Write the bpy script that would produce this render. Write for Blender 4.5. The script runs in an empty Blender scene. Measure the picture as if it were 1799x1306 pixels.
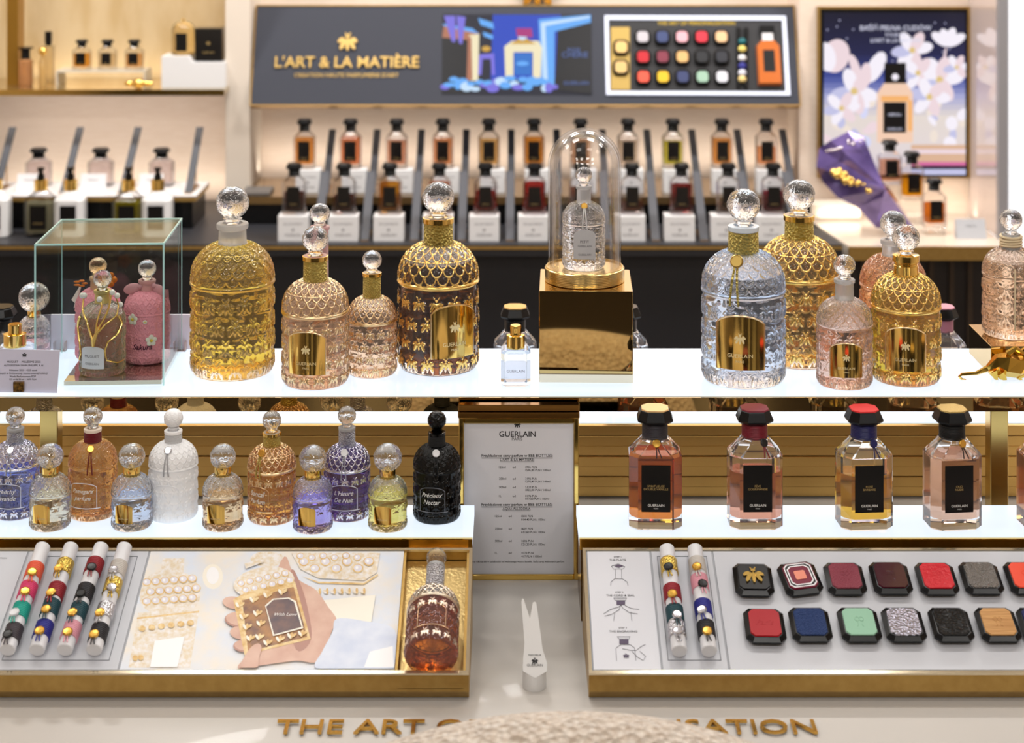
import bpy, bmesh, math, random
import numpy as np
from mathutils import Vector, Matrix, Euler

# ------------------------------------------------------------------ camera, world, light
F, HY, CX, EYE = 3000.0, -230.0, 900.0, 1.6      # focal length in px, horizon row, centre column, eye height
SC = bpy.context.scene
COL = SC.collection
cam = bpy.data.cameras.new('camera')
cam.sensor_width = 36.0
cam.lens = F / 1799 * 36.0
cam.shift_x = -(CX - 899.5) / 1799
cam.shift_y = -(653 - HY) / 1799
cam.clip_start, cam.clip_end = 0.05, 60
cam.dof.use_dof = True
cam.dof.focus_distance = 2.08
cam.dof.aperture_fstop = 6.5
cam_o = bpy.data.objects.new('camera', cam)
cam_o.location = (0, 0, EYE)
cam_o.rotation_euler = (math.pi / 2, 0, 0)
COL.objects.link(cam_o)
SC.camera = cam_o

world = bpy.data.worlds.new('world')
SC.world = world
world.use_nodes = True
world.node_tree.nodes['Background'].inputs[0].default_value = (0.9, 0.87, 0.83, 1)
world.node_tree.nodes['Background'].inputs[1].default_value = 0.35

SC.view_settings.view_transform = 'Standard'
SC.view_settings.look = 'None'
SC.view_settings.gamma = 1
SC.view_settings.exposure = 0.0
SC.view_settings.use_curve_mapping = False
cy = SC.cycles
cy.use_denoising = True
cy.max_bounces, cy.diffuse_bounces, cy.glossy_bounces = 14, 3, 5
cy.transmission_bounces, cy.transparent_max_bounces = 12, 20
cy.caustics_reflective = False
cy.caustics_refractive = True
cy.sample_clamp_indirect = 6.0
cy.blur_glossy = 0.3


def area(name, loc, size, power, col=(1, .97, .93), rot=(0, 0, 0)):
    l = bpy.data.lights.new(name, 'AREA')
    l.shape = 'RECTANGLE'
    l.size, l.size_y = size
    l.energy, l.color = power, col
    o = bpy.data.objects.new(name, l)
    o.location, o.rotation_euler = loc, rot
    COL.objects.link(o)
    return o


# recessed ceiling lamps over the aisle, the counter and the back bays
for i, x in enumerate((-1.6, -0.55, 0.55, 1.6)):
    area('ceiling_lamp_light', (x, 1.2, 2.93), (0.5, 0.25), 3)
    area('ceiling_lamp_light', (x, 2.5, 2.93), (0.5, 0.25), 7)
    area('ceiling_lamp_light', (x, 4.0, 2.93), (0.5, 0.25), 28, rot=(0.25, 0, 0))
    area('ceiling_lamp_light', (x, -0.8, 2.93), (0.5, 0.25), 11, rot=(.5, 0, 0))
# LED strips hidden along the foot of the back wall and on the back shelf, plus an added fill under it
area('wall_foot_led_light', (-1.05, 4.93, 0.66), (0.9, 0.03), 0.6, (1, .9, .78), (math.radians(150), 0, 0))
area('wall_foot_led_light', (0.05, 4.93, 0.73), (1.6, 0.03), 1.1, (1, .9, .78), (math.radians(150), 0, 0))
area('shelf_led_light', (-1.15, 4.93, 1.0), (0.62, 0.02), 0.22, (1, .82, .58), (math.radians(150), 0, 0))
area('under_shelf_fill_light', (-1.15, 4.78, .96), (0.62, 0.02), 0.5, (1, .9, .82), (math.radians(35), 0, 0))  # added fill, brightens the wall below the shelf
area('bay_led_light', (1.1, 4.72, 0.64), (0.5, 0.02), 0.3, (1, .88, .7), (math.radians(150), 0, 0))

# ------------------------------------------------------------------ helpers
def pt(px, py, Y):
    return Vector(((px - CX) / F * Y, Y, EYE - (py - HY) / F * Y))


def yo(py, h):
    return h * F / (py - HY)


def xo(px, Y):
    return (px - CX) / F * Y


def lin(c):
    return tuple((v / 255 / 12.92) if v / 255 <= .04045 else ((v / 255 + .055) / 1.055) ** 2.4 for v in c)


MATS = {}


def M(name, col=(200, 200, 200), rough=.5, metal=0., trans=0., ior=1.45, es=0., bump=None, coat=0., spec=None, ecol=None, var=None, sheen=0.):
    if name in MATS:
        return MATS[name]
    m = bpy.data.materials.new(name)
    m.use_nodes = True
    nt = m.node_tree
    b = nt.nodes['Principled BSDF']
    b.inputs['Base Color'].default_value = (*lin(col), 1)
    b.inputs['Roughness'].default_value = rough
    b.inputs['Metallic'].default_value = metal
    b.inputs['Transmission Weight'].default_value = trans
    b.inputs['IOR'].default_value = ior
    b.inputs['Coat Weight'].default_value = coat
    b.inputs['Sheen Weight'].default_value = sheen
    if spec is not None:
        b.inputs['Specular IOR Level'].default_value = spec
    if es:
        b.inputs['Emission Color'].default_value = (*lin(ecol or col), 1)
        b.inputs['Emission Strength'].default_value = es
    tc = None
    if bump or var:
        tc = nt.nodes.new('ShaderNodeTexCoord')
    if bump:
        kind, scale, strength, dist = bump
        if kind == 'noise':
            t = nt.nodes.new('ShaderNodeTexNoise'); t.inputs['Scale'].default_value = scale; out = t.outputs[0]
        elif kind == 'voronoi':
            t = nt.nodes.new('ShaderNodeTexVoronoi'); t.inputs['Scale'].default_value = scale; out = t.outputs[0]
        else:
            t = nt.nodes.new('ShaderNodeTexWave'); t.inputs['Scale'].default_value = scale; t.bands_direction = kind[-1].upper(); out = t.outputs[1]
        nt.links.new(tc.outputs['Object'], t.inputs['Vector'])
        bp = nt.nodes.new('ShaderNodeBump')
        bp.inputs['Strength'].default_value = strength
        bp.inputs['Distance'].default_value = dist
        nt.links.new(out, bp.inputs['Height'])
        nt.links.new(bp.outputs[0], b.inputs['Normal'])
    if var:
        c2, scale, stretch = var
        mp = nt.nodes.new('ShaderNodeMapping'); mp.inputs['Scale'].default_value = stretch
        nt.links.new(tc.outputs['Object'], mp.inputs[0])
        n = nt.nodes.new('ShaderNodeTexNoise'); n.inputs['Scale'].default_value = scale; n.inputs['Detail'].default_value = 4
        nt.links.new(mp.outputs[0], n.inputs['Vector'])
        r = nt.nodes.new('ShaderNodeValToRGB')
        r.color_ramp.elements[0].position, r.color_ramp.elements[1].position = .35, .65
        r.color_ramp.elements[0].color = (*lin(col), 1)
        r.color_ramp.elements[1].color = (*lin(c2), 1)
        nt.links.new(n.outputs[0], r.inputs[0])
        nt.links.new(r.outputs[0], b.inputs['Base Color'])
        if es:
            nt.links.new(r.outputs[0], b.inputs['Emission Color'])
    MATS[name] = m
    return m


def see(name, col, gloss=.06, face=.25):
    """a clear tinted medium or thin pane: lets light straight through, with a surface sheen"""
    if name in MATS:
        return MATS[name]
    m = bpy.data.materials.new(name)
    m.use_nodes = True
    nt = m.node_tree
    nt.nodes.remove(nt.nodes['Principled BSDF'])
    t = nt.nodes.new('ShaderNodeBsdfTransparent')
    t.inputs[0].default_value = (*col, 1)
    g = nt.nodes.new('ShaderNodeBsdfGlossy')
    g.inputs['Roughness'].default_value = .02
    lw = nt.nodes.new('ShaderNodeLayerWeight')
    lw.inputs[0].default_value = face
    mp = nt.nodes.new('ShaderNodeMapRange')
    mp.inputs['To Min'].default_value = gloss * .5
    mp.inputs['To Max'].default_value = min(1., gloss * 9)
    nt.links.new(lw.outputs['Fresnel'], mp.inputs[0])
    mx = nt.nodes.new('ShaderNodeMixShader')
    nt.links.new(mp.outputs[0], mx.inputs[0])
    nt.links.new(t.outputs[0], mx.inputs[1])
    nt.links.new(g.outputs[0], mx.inputs[2])
    nt.links.new(mx.outputs[0], nt.nodes['Material Output'].inputs[0])
    MATS[name] = m
    return m


def juice(c, k=.10):
    name = 'perfume_%d_%d_%d' % c + ('_cloudy' if k > .2 else '')
    if name not in MATS:
        m = see(name, tuple(math.sqrt(v) for v in lin(c)), .012)
        nt = m.node_tree
        out = nt.nodes['Material Output']
        old = out.inputs[0].links[0].from_socket
        tr = nt.nodes.new('ShaderNodeBsdfTranslucent'); tr.inputs[0].default_value = (*lin(c), 1)
        df = nt.nodes.new('ShaderNodeBsdfDiffuse'); df.inputs[0].default_value = (*lin(c), 1)
        m1 = nt.nodes.new('ShaderNodeMixShader'); m1.inputs[0].default_value = .5
        nt.links.new(tr.outputs[0], m1.inputs[1]); nt.links.new(df.outputs[0], m1.inputs[2])
        m2 = nt.nodes.new('ShaderNodeMixShader'); m2.inputs[0].default_value = k
        nt.links.new(old, m2.inputs[1]); nt.links.new(m1.outputs[0], m2.inputs[2])
        nt.links.new(m2.outputs[0], out.inputs[0])
    return MATS[name]


GLASS = M('clear_glass', (250, 252, 255), .0, trans=.96, ior=1.46)
PALEPINK = M('pink_tinted_glass', (255, 245, 236), .0, trans=.95, ior=1.46)
AIR = M('inner_glass_wall', (255, 255, 255), .0, trans=1, ior=1 / 1.46)
FROST = M('frosted_glass', (245, 246, 248), .42, trans=.75, ior=1.45)
FROSTPINK = M('frosted_pink_glass', (240, 195, 195), .42, trans=.6, ior=1.45)
WHITEFROST = M('white_frosted_glass', (252, 252, 254), .55, trans=0, ior=1.45)
BLACKGLASS = M('black_lacquered_glass', (4, 4, 5), .12, spec=.35)
PANE = see('thin_pane_glass', (.965, .985, .98), .04)
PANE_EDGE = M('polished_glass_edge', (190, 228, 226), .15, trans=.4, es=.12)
DOMEGLASS = see('dome_glass', (.985, .985, .99), .05, .25)
FARGLASS = see('far_clear_glass', (.95, .95, .96), .07, .3)
POSTGOLD = M('post_gold', (216, 188, 118), .22, 1)
ACRYLIC = see('clear_acrylic', (.94, .95, .96), .06)
GILT = M('gilding', (250, 214, 130), .22, 1)
GILTPALE = M('pale_gilding', (242, 214, 170), .25, 1)
SILVER = M('silver_gilding', (222, 222, 232), .2, 1)
GOLD = M('polished_gold', (246, 208, 118), .1, 1)
MIRRORGOLD = M('mirror_gold', (205, 176, 118), .03, 1)
FASCIA = M('fascia_mirror', (188, 160, 108), .025, 1)
SATIN = M('satin_gold', (186, 152, 88), .38, .85, var=((176, 142, 80), 90, (1, 1, 1)))
BRUSHED = M('brushed_gold', (228, 200, 136), .22, 1, bump=('wave_z', 160, .25, .0006))
PANELGOLD = M('panel_gold', (226, 186, 112), .28, .9)
SLOTGOLD = M('hammered_gold_slot', (205, 178, 120), .3, .9, bump=('noise', 300, .35, .001))
MESHGOLD = M('gold_mesh_braid', (226, 204, 116), .42, .8, bump=('voronoi', 15, 1., .03))
MESHSILVER = M('silver_mesh_braid', (215, 215, 222), .42, .8, bump=('voronoi', 15, 1., .03))
LIT = M('lit_acrylic', (130, 136, 144), .12, es=.92, ecol=(230, 243, 255))
WHITE = M('white_lacquer', (232, 232, 234), .35)
CARD = M('white_card', (232, 232, 236), .6)
LILAC = M('lilac_card', (214, 212, 232), .6)
GREYCARD = M('grey_card', (176, 178, 184), .5)
INK = M('black_ink', (28, 26, 30), .6)
GREYINK = M('grey_ink', (96, 92, 100), .6)
WINK = M('white_ink', (235, 232, 228), .5)
GINK = M('gold_ink', (206, 178, 116), .35, .6)
BLACK = M('black_plastic', (9, 9, 11), .25, spec=.3)
SOFTBLACK = M('soft_black', (30, 30, 34), .5)
CHARCOAL = M('charcoal_laminate', (44, 45, 50), .42)
COUNTERW = M('cream_counter_lacquer', (192, 186, 179), .36, coat=.04)
TRAYGREY = M('pale_grey_panel', (198, 200, 207), .35)


class MB:
    """collects shapes and links them as ONE mesh object"""

    def __init__(s):
        s.v, s.f, s.m, s.M, s.mi = [], [], [], Matrix(), 0

    def add(s, vs, fs):
        b = len(s.v)
        s.v += [tuple(s.M @ Vector(p)) for p in vs]
        s.f += [[i + b for i in f] for f in fs]
        s.m += [s.mi] * len(fs)
        return s

    def box(s, x0, x1, y0, y1, z0, z1):
        return s.add([(x0, y0, z0), (x1, y0, z0), (x1, y1, z0), (x0, y1, z0), (x0, y0, z1), (x1, y0, z1), (x1, y1, z1), (x0, y1, z1)],
                     [(3, 2, 1, 0), (4, 5, 6, 7), (0, 1, 5, 4), (1, 2, 6, 5), (2, 3, 7, 6), (3, 0, 4, 7)])

    def cbox(s, x0, x1, y0, y1, z0, z1, c):
        """box with chamfered edges"""
        def ring(z, i):
            a, b, d, e = x0 + i, x1 - i, y0 + i, y1 - i
            return [(a + c, d, z), (b - c, d, z), (b, d + c, z), (b, e - c, z), (b - c, e, z), (a + c, e, z), (a, e - c, z), (a, d + c, z)]
        return s.loft([ring(z0, c * .7), ring(z0 + c * .7, 0), ring(z1 - c * .7, 0), ring(z1, c * .7)])

    def loft(s, rings, cap=True):
        n = len(rings[0])
        vs = [p for r in rings for p in r]
        fs = []
        for k in range(len(rings) - 1):
            for i in range(n):
                j = (i + 1) % n
                fs.append((k * n + i, k * n + j, (k + 1) * n + j, (k + 1) * n + i))
        if cap:
            fs.append(tuple(range(n - 1, -1, -1)))
            fs.append(tuple((len(rings) - 1) * n + i for i in range(n)))
        return s.add(vs, fs)

    def prism(s, poly, z0, z1):
        return s.loft([[(x, y, z0) for x, y in poly], [(x, y, z1) for x, y in poly]])

    def flat(s, poly, z=0.):
        return s.add([(x, y, z) for x, y in poly], [tuple(range(len(poly)))])

    def lathe(s, prof, n=48):
        rings = [[(r * math.cos(2 * math.pi * i / n), r * math.sin(2 * math.pi * i / n), z) for i in range(n)] for r, z in prof]
        return s.loft(rings)

    def tube(s, pts, r, n=8):
        pts = [Vector(p) for p in pts]
        rr = r if isinstance(r, (list, tuple)) else [r] * len(pts)
        rings, up = [], None
        for i, p in enumerate(pts):
            d = (pts[min(i + 1, len(pts) - 1)] - pts[max(i - 1, 0)]).normalized()
            if up is None:
                up = d.orthogonal().normalized()
            up = (up - d * up.dot(d)).normalized()
            w = d.cross(up)
            rings.append([tuple(p + (up * math.cos(2 * math.pi * k / n) + w * math.sin(2 * math.pi * k / n)) * rr[i]) for k in range(n)])
        return s.loft(rings)

    def ball(s, c, r, nu=24, nv=14):
        r = r if isinstance(r, (tuple, list)) else (r, r, r)
        rings = []
        for j in range(nv + 1):
            a = -math.pi / 2 + math.pi * (j if 0 < j < nv else (.12 if j == 0 else nv - .12)) / nv
            rings.append([(c[0] + r[0] * math.cos(a) * math.cos(2 * math.pi * i / nu), c[1] + r[1] * math.cos(a) * math.sin(2 * math.pi * i / nu), c[2] + r[2] * math.sin(a)) for i in range(nu)])
        return s.loft(rings)

    def mesh(s, name, mats, smooth=True, recalc=True, angle=38):
        me = bpy.data.meshes.new(name)
        me.from_pydata(s.v, [], s.f)
        for m in (mats if isinstance(mats, (list, tuple)) else [mats]):
            me.materials.append(m)
        if any(s.m):
            me.polygons.foreach_set('material_index', s.m)
        if recalc:
            bm = bmesh.new(); bm.from_mesh(me)
            bmesh.ops.recalc_face_normals(bm, faces=bm.faces)
            bm.to_mesh(me); bm.free()
        if smooth:
            me.polygons.foreach_set('use_smooth', [True] * len(me.polygons))
            me.set_sharp_from_angle(angle=math.radians(angle))
        me.update()
        return me

    def build(s, name, mats, parent=None, **k):
        return put(name, s.mesh(name, mats, **k), parent)


def put(name, me, parent=None, loc=None, rot=None, scale=None):
    o = bpy.data.objects.new(name, me)
    COL.objects.link(o)
    if parent is not None:
        o.parent = parent
    if loc is not None:
        o.location = loc
    if rot is not None:
        o.rotation_euler = rot
    if scale is not None:
        o.scale = scale
    return o


def tag(o, label, cat, group=None, kind=None):
    if label:
        o['label'] = label
    if cat:
        o['category'] = cat
    if group:
        o['group'] = group
    if kind:
        o['kind'] = kind
    return o


def root(name, label, cat, loc=(0, 0, 0), rz=0., group=None, scale=1., rot=None):
    o = bpy.data.objects.new(name, None)
    o.empty_display_size = .01
    COL.objects.link(o)
    o.location = loc
    o.rotation_euler = rot or (0, 0, rz)
    o.scale = scale if isinstance(scale, (tuple, list)) else (scale,) * 3
    return tag(o, label, cat, group)


def struct(name, o):
    o['kind'] = 'structure'
    return o


def ell(cx, cy, rx, ry, rot=0., n=20, a0=0., a1=2 * math.pi):
    c, s = math.cos(rot), math.sin(rot)
    full = abs(a1 - a0) > 6.28
    out = []
    for i in range(n):
        a = a0 + (a1 - a0) * i / (n if full else n - 1)
        x, y = rx * math.cos(a), ry * math.sin(a)
        out.append((cx + x * c - y * s, cy + x * s + y * c))
    return out


TX = {}


def text_data(s, shear=0., extrude=0., bold=0.):
    """outline of a line of writing, centred, cap height about 0.7"""
    key = (s, shear, extrude, bold)
    if key not in TX:
        cu = bpy.data.curves.new('writing', 'FONT')
        cu.body, cu.align_x, cu.resolution_u = s, 'CENTER', 3
        cu.shear, cu.extrude, cu.offset = shear, extrude, bold
        o = bpy.data.objects.new('writing', cu)
        COL.objects.link(o)
        dg = bpy.context.evaluated_depsgraph_get()
        me = bpy.data.meshes.new_from_object(o.evaluated_get(dg))
        v = np.array([w.co[:] for w in me.vertices]) if len(me.vertices) else np.zeros((1, 3))
        f = [tuple(p.vertices) for p in me.polygons]
        bpy.data.meshes.remove(me)
        bpy.data.objects.remove(o)
        bpy.data.curves.remove(cu)
        v[:, 0] -= (v[:, 0].max() + v[:, 0].min()) / 2
        TX[key] = (v, f)
    return TX[key]


def write(mb, s, x, y, z, width=None, size=None, wrap=None, face='z', shear=0., extrude=0., bold=0., anchor='c', ky=1.):
    """adds writing to mb. face 'z': lies in x/y at height z; face 'y': stands in x/z at depth y, facing -y.
    wrap=(radius, angle): bent round a vertical cylinder instead."""
    v, f = text_data(s, shear, extrude, bold)
    w = v[:, 0].max() - v[:, 0].min()
    k = (width / w) if width else size
    p = v * k
    p[:, 1] *= ky
    if anchor == 'l':
        p[:, 0] += w * k / 2
    out = []
    for a, b, c in p:
        if wrap:
            R, ph = wrap
            t = ph + (a + x) / R
            out.append(((R + c) * math.sin(t), -(R + c) * math.cos(t), z + b))
        elif face == 'y':
            out.append((x + a, y - c, z + b))
        else:
            out.append((x + a, y + b, z + c))
    mb.add(out, f)
    return mb


def bee_logo(mb, x, y, z, s, t=0.002, face='y'):
    """the small bee emblem: teardrop body, two pairs of wings, head and feelers"""
    parts = [ell(0, -.12, .10, .36), ell(-.25, -.12, .11, .33, -.42), ell(.25, -.12, .11, .33, .42),
             ell(-.36, .12, .11, .20, -.9), ell(.36, .12, .11, .20, .9), ell(0, .33, .12, .10), ell(-.10, .46, .035, .10, .5, 10), ell(.10, .46, .035, .10, -.5, 10)]
    M0 = mb.M.copy()
    loc = Matrix.Translation((x, y, z))
    if face == 'y':
        loc = loc @ Matrix.Rotation(math.pi / 2, 4, 'X')
    mb.M = M0 @ loc
    for i, p in enumerate(parts):
        mb.prism([(a * s, b * s) for a, b in p], 0, t * (1 + .15 * (i % 3)))
    mb.M = M0

# ------------------------------------------------------------------ embossed bee bottles
def sstep(x):
    x = np.clip(x, 0, 1)
    return x * x * (3 - 2 * x)


def bee_field(x, y):
    """relief of one bee on a unit cell"""
    def e(cx, cy, rx, ry, rot):
        c, s = math.cos(rot), math.sin(rot)
        u, v = (x - cx) * c + (y - cy) * s, -(x - cx) * s + (y - cy) * c
        return np.sqrt((u / rx) ** 2 + (v / ry) ** 2)
    h = sstep(1.35 - e(0, -.12, .10, .32, 0)) * 1.1
    h = np.maximum(h, sstep((1.4 - e(0, .27, .09, .09, 0)) * 1.2))
    for sx in (-1, 1):
        d = e(sx * .26, -.16, .13, .36, sx * .40)
        h = np.maximum(h, sstep((1.08 - d) / .3) * .9)
        d = e(sx * .34, .08, .09, .22, sx * 1.0)
        h = np.maximum(h, sstep((1.05 - d) / .35) * .8)
        d = e(sx * .13, .43, .045, .15, sx * -.6)
        h = np.maximum(h, sstep((1.25 - d) / .5) * .8)
    return h


def scale_field(u, v, rows):
    """relief of overlapping fish scales; u in scale widths, v in rows from the rim upward"""
    r = np.floor(v)
    uu = u + .5 * (r % 2)
    du = uu - np.floor(uu) - .5
    d = np.sqrt((du / .5) ** 2 + (v - (r + 1)) ** 2)
    ins = d <= 1
    h = sstep(1 - np.abs(d - .88) / .17)
    h = np.maximum(h, sstep(1 - np.abs(d - .52) / .14) * .45)
    h = np.maximum(h, sstep(1 - d / .42) * .55)
    return np.where(ins, h, 0) * (v < rows) * sstep(v * 8)


NECK_R = .36


def profile(ring, top):
    """outline of the beehive bottle in units of its radius: (r, z, dome 0/1, arc fraction)"""
    P = [(0.02, .07, 0, 0), (.5, .05, 0, 0), (.80, .015, 0, 0), (.90, .0, 0, 0), (.955, .02, 0, 0), (.985, .07, 0, 0), (1., .15, 0, 0)]
    for z in np.linspace(.2, ring - .07, int((ring - .25) / .019)):
        P.append((1., z, 0, 0))
    for a in np.linspace(-1, 1, 9):
        P.append((1. + .045 * math.cos(a * math.pi / 2), ring + .06 * a, 0, .5))
    hz = (top - ring - .06) / .955
    pts = []
    for t in np.linspace(0, 1, 400):
        r = 1 - (1 - NECK_R) * t
        pts.append((r, ring + .06 + hz * max(0, 1 - r ** 2.25) ** (1 / 2.25)))
    pts = np.array(pts)
    ds = np.r_[0, np.cumsum(np.hypot(*np.diff(pts, axis=0).T))]
    L = ds[-1]
    for s in np.linspace(0, L, int(L / .022))[1:]:
        P.append((np.interp(s, ds, pts[:, 0]), np.interp(s, ds, pts[:, 1]), 1, s / L))
    P.append((.02, top + .02, 0, 0))
    return np.array(P)


class BeeShape:
    def __init__(s, ring, top, rows, n, nb, bee_rows, ns=340, amp=.042):
        s.ring, s.top = ring, top
        P = s.P = profile(ring, top)
        nr = len(P)
        th = np.arange(ns) * 2 * math.pi / ns
        T, Z = np.meshgrid(th, P[:, 1])
        D = np.repeat(P[:, 2:3], ns, 1)
        A = np.repeat(P[:, 3:4], ns, 1)
        H = np.zeros((nr, ns))
        k = D == 1
        H[k] = scale_field((T[k] / (2 * math.pi) * n), A[k] * rows, rows - .2)
        cell = 2 * math.pi / nb
        for j, zc in enumerate(bee_rows):
            tt = T / cell + .5 * (j % 2)
            x = (tt - np.floor(tt) - .5) * cell
            h = bee_field(x / .37, (Z - zc) / .37)
            h[(D == 1) | (np.abs(Z - zc) > .3) | (A == .5)] = 0
            H = np.maximum(H, h)
        R = np.repeat(P[:, 0:1], ns, 1)
        dr, dz = np.gradient(P[:, 0]), np.gradient(P[:, 1])
        ln = np.hypot(dr, dz) + 1e-9
        NR, NZ = (dz / ln)[:, None], (-dr / ln)[:, None]
        s.R, s.Z, s.T, s.NR, s.NZ, s.H, s.A = R, Z, T, NR, NZ, H, A
        s.ns, s.nr, s.amp = ns, nr, amp
        s.cache = {}

    def rad(s, z):
        return float(np.interp(z, s.P[5:-1, 1], s.P[5:-1, 0]))

    def grid(s, off):
        r, z = s.R + s.NR * off, s.Z + s.NZ * off
        return np.stack([r * np.sin(s.T), -r * np.cos(s.T), z], -1).reshape(-1, 3)

    def quads(s):
        i, j = np.meshgrid(np.arange(s.nr - 1), np.arange(s.ns), indexing='ij')
        j2 = (j + 1) % s.ns
        return np.stack([i * s.ns + j, i * s.ns + j2, (i + 1) * s.ns + j2, (i + 1) * s.ns + j], -1).reshape(-1, 4)

    def make(s, name, v, q, extra=()):
        me = bpy.data.meshes.new(name)
        nq = len(q)
        me.vertices.add(len(v)); me.vertices.foreach_set('co', v.astype('f').ravel())
        loops = np.concatenate([q.ravel()] + [np.array(e) for e in extra]).astype('i')
        starts = np.r_[np.arange(nq) * 4, nq * 4 + np.r_[0, np.cumsum([len(e) for e in extra])][:-1] if extra else np.zeros(0)].astype('i')
        me.loops.add(len(loops)); me.loops.foreach_set('vertex_index', loops)
        me.polygons.add(len(starts)); me.polygons.foreach_set('loop_start', starts)
        me.update(calc_edges=True)
        me.polygons.foreach_set('use_smooth', [True] * len(starts))
        me.validate()
        return me

    def body(s, mat):
        if ('b', mat.name) not in s.cache:
            n, m = s.ns, s.nr
            me = s.make('bottle_body', s.grid(s.H * s.amp), s.quads(), [list(range(n - 1, -1, -1)), [(m - 1) * n + i for i in range(n)]])
            me.materials.append(mat)
            s.cache[('b', mat.name)] = me
        return s.cache[('b', mat.name)]

    def gilding(s, mat, bees=True, dome=True, ringed=True):
        key = ('g', mat.name, bees, dome, ringed)
        if key not in s.cache:
            mask = s.H.copy()
            D = np.repeat(s.P[:, 2:3], s.ns, 1)
            mask[D == 1] *= (1.25 if dome else 0)
            if not bees:
                mask[D == 0] = 0
            if bees == 'edges':
                mask[(D == 0) & (s.Z > .52) & (s.Z < 1.6)] = 0
            if ringed:
                mask[s.A == .5] = 1
            q = s.quads()
            keep = mask.ravel()[q].mean(1) > .55
            q = q[keep]
            u, inv = np.unique(q, return_inverse=True)
            v = s.grid(s.H * s.amp + .006)[u]
            me = s.make('gilding_pattern', v, inv.reshape(-1, 4))
            me.materials.append(mat)
            s.cache[key] = me
        return s.cache[key]

    def fill(s, mat, level, name='perfume', inset=.07, low=None):
        """solid that fills the inside of the bottle between two heights"""
        lo = .22 if low is None else low
        zs = [z for z in np.linspace(lo, level, 26)]
        mb = MB()
        mb.lathe([(max(.05, (s.rad(max(z, .2)) if s.rad(z) <= 1 else 1) - inset - (.06 if (z == zs[0] and low is None) else 0)), z) for z in zs], 64)
        return mb.mesh(name, mat, angle=60)


BIG = BeeShape(2.2, 3.14, 6, 20, 14, (.32, .80, 1.28, 1.80))
SMALL = BeeShape(1.70, 2.62, 3.4, 15, 12, (.28, 1.18), ns=220)


def sphere_mesh(mat, amp=.07, n=9, rows=6, name='stopper'):
    key = ('sph', mat.name, amp)
    if key in TX:
        return TX[key]
    ns, nr = 96, 64
    a = np.linspace(-math.pi / 2 + .03, math.pi / 2 - .03, nr)
    th = np.arange(ns) * 2 * math.pi / ns
    T, Aa = np.meshgrid(th, a)
    v = (Aa / math.pi + .5) * rows
    H = scale_field(T / (2 * math.pi) * n, v, rows) * amp * np.cos(Aa)
    r = 1 - amp * .5 + H
    V = np.stack([r * np.cos(Aa) * np.sin(T), -r * np.cos(Aa) * np.cos(T), r * np.sin(Aa)], -1).reshape(-1, 3)
    sh = object.__new__(BeeShape); sh.nr, sh.ns = nr, ns
    me = BeeShape.make(sh, name, V, sh.quads(), [list(range(ns - 1, -1, -1)), [(nr - 1) * ns + i for i in range(ns)]])
    me.materials.append(mat)
    TX[key] = me
    return me


def solve(cx, bot, w, h, y0=None):
    """depth, x, radius of an upright round thing from where its front foot shows"""
    Yf = yo(bot, h)
    Yc = Yf / (1 - w / (2 * F))
    return Yc, xo(cx, Yc), w * Yc / (2 * F)


def plate_mesh(name, mat, phi, half, z0, z1, R=1.035, thick=.03, arch=.42):
    mb = MB()
    n = 18
    fr, bk = [], []
    for i in range(n + 1):
        t = -1 + 2 * i / n
        zt = z1 - arch * (z1 - z0) * .55 * (1 - math.sqrt(max(0, 1 - t * t * .92)))
        a = phi + half * t
        fr.append((a, zt))
    vs, fs = [], []
    for Rr in (R, R + thick):
        for a, zt in fr:
            vs += [(Rr * math.sin(a), -Rr * math.cos(a), z0), (Rr * math.sin(a), -Rr * math.cos(a), zt)]
    m = 2 * (n + 1)
    for i in range(n):
        a = 2 * i
        fs += [(m + a, m + a + 2, m + a + 3, m + a + 1), (a, a + 1, a + 3, a + 2), (a + 1, m + a + 1, m + a + 3, a + 3), (a, a + 2, m + a + 2, m + a)]
    fs += [(0, m, m + 1, 1), (2 * n, 2 * n + 1, m + 2 * n + 1, m + 2 * n)]
    mb.add(vs, fs)
    return mb


def outline_pts(phi, half, z0, z1, R, arch=.42, n=14):
    P = [(phi - half, z0)]
    for i in range(n + 1):
        t = -1 + 2 * i / n
        P.append((phi + half * t, z1 - arch * (z1 - z0) * .55 * (1 - math.sqrt(max(0, 1 - t * t * .92)))))
    P.append((phi + half, z0))
    return [(R * math.sin(a), -R * math.cos(a), z) for a, z in P]


def seal_and_cord(r, shape, T, phi, zc, mseal, mcord, rs=.16, length=1.0, spread=.07, neck=.36):
    """a round seal at the foot of the neck with two cord ends hanging on the dome"""
    mb = MB()
    for sx in (-1, 1):
        pts = []
        for t in np.linspace(0, 1, 12):
            z = zc - t * length
            a = phi + sx * (.03 + spread * t)
            Rr = max(shape.rad(z) + .05, neck + .03)
            pts.append((Rr * math.sin(a), -Rr * math.cos(a), z))
        mb.tube(pts, .028, 6)
    mb.build('cord', mcord, r)
    mb = MB()
    Rr = max(shape.rad(zc), neck) + .08
    mb.M = Matrix.Rotation(phi, 4, 'Z') @ Matrix.Translation((0, -Rr, zc)) @ Matrix.Rotation(math.radians(65), 4, 'X')
    mb.lathe([(rs * .9, 0), (rs, .02), (rs, .06), (rs * .85, .085), (rs * .8, .07), (.01, .07)], 24)
    mb.build('seal', mseal, r)


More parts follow.
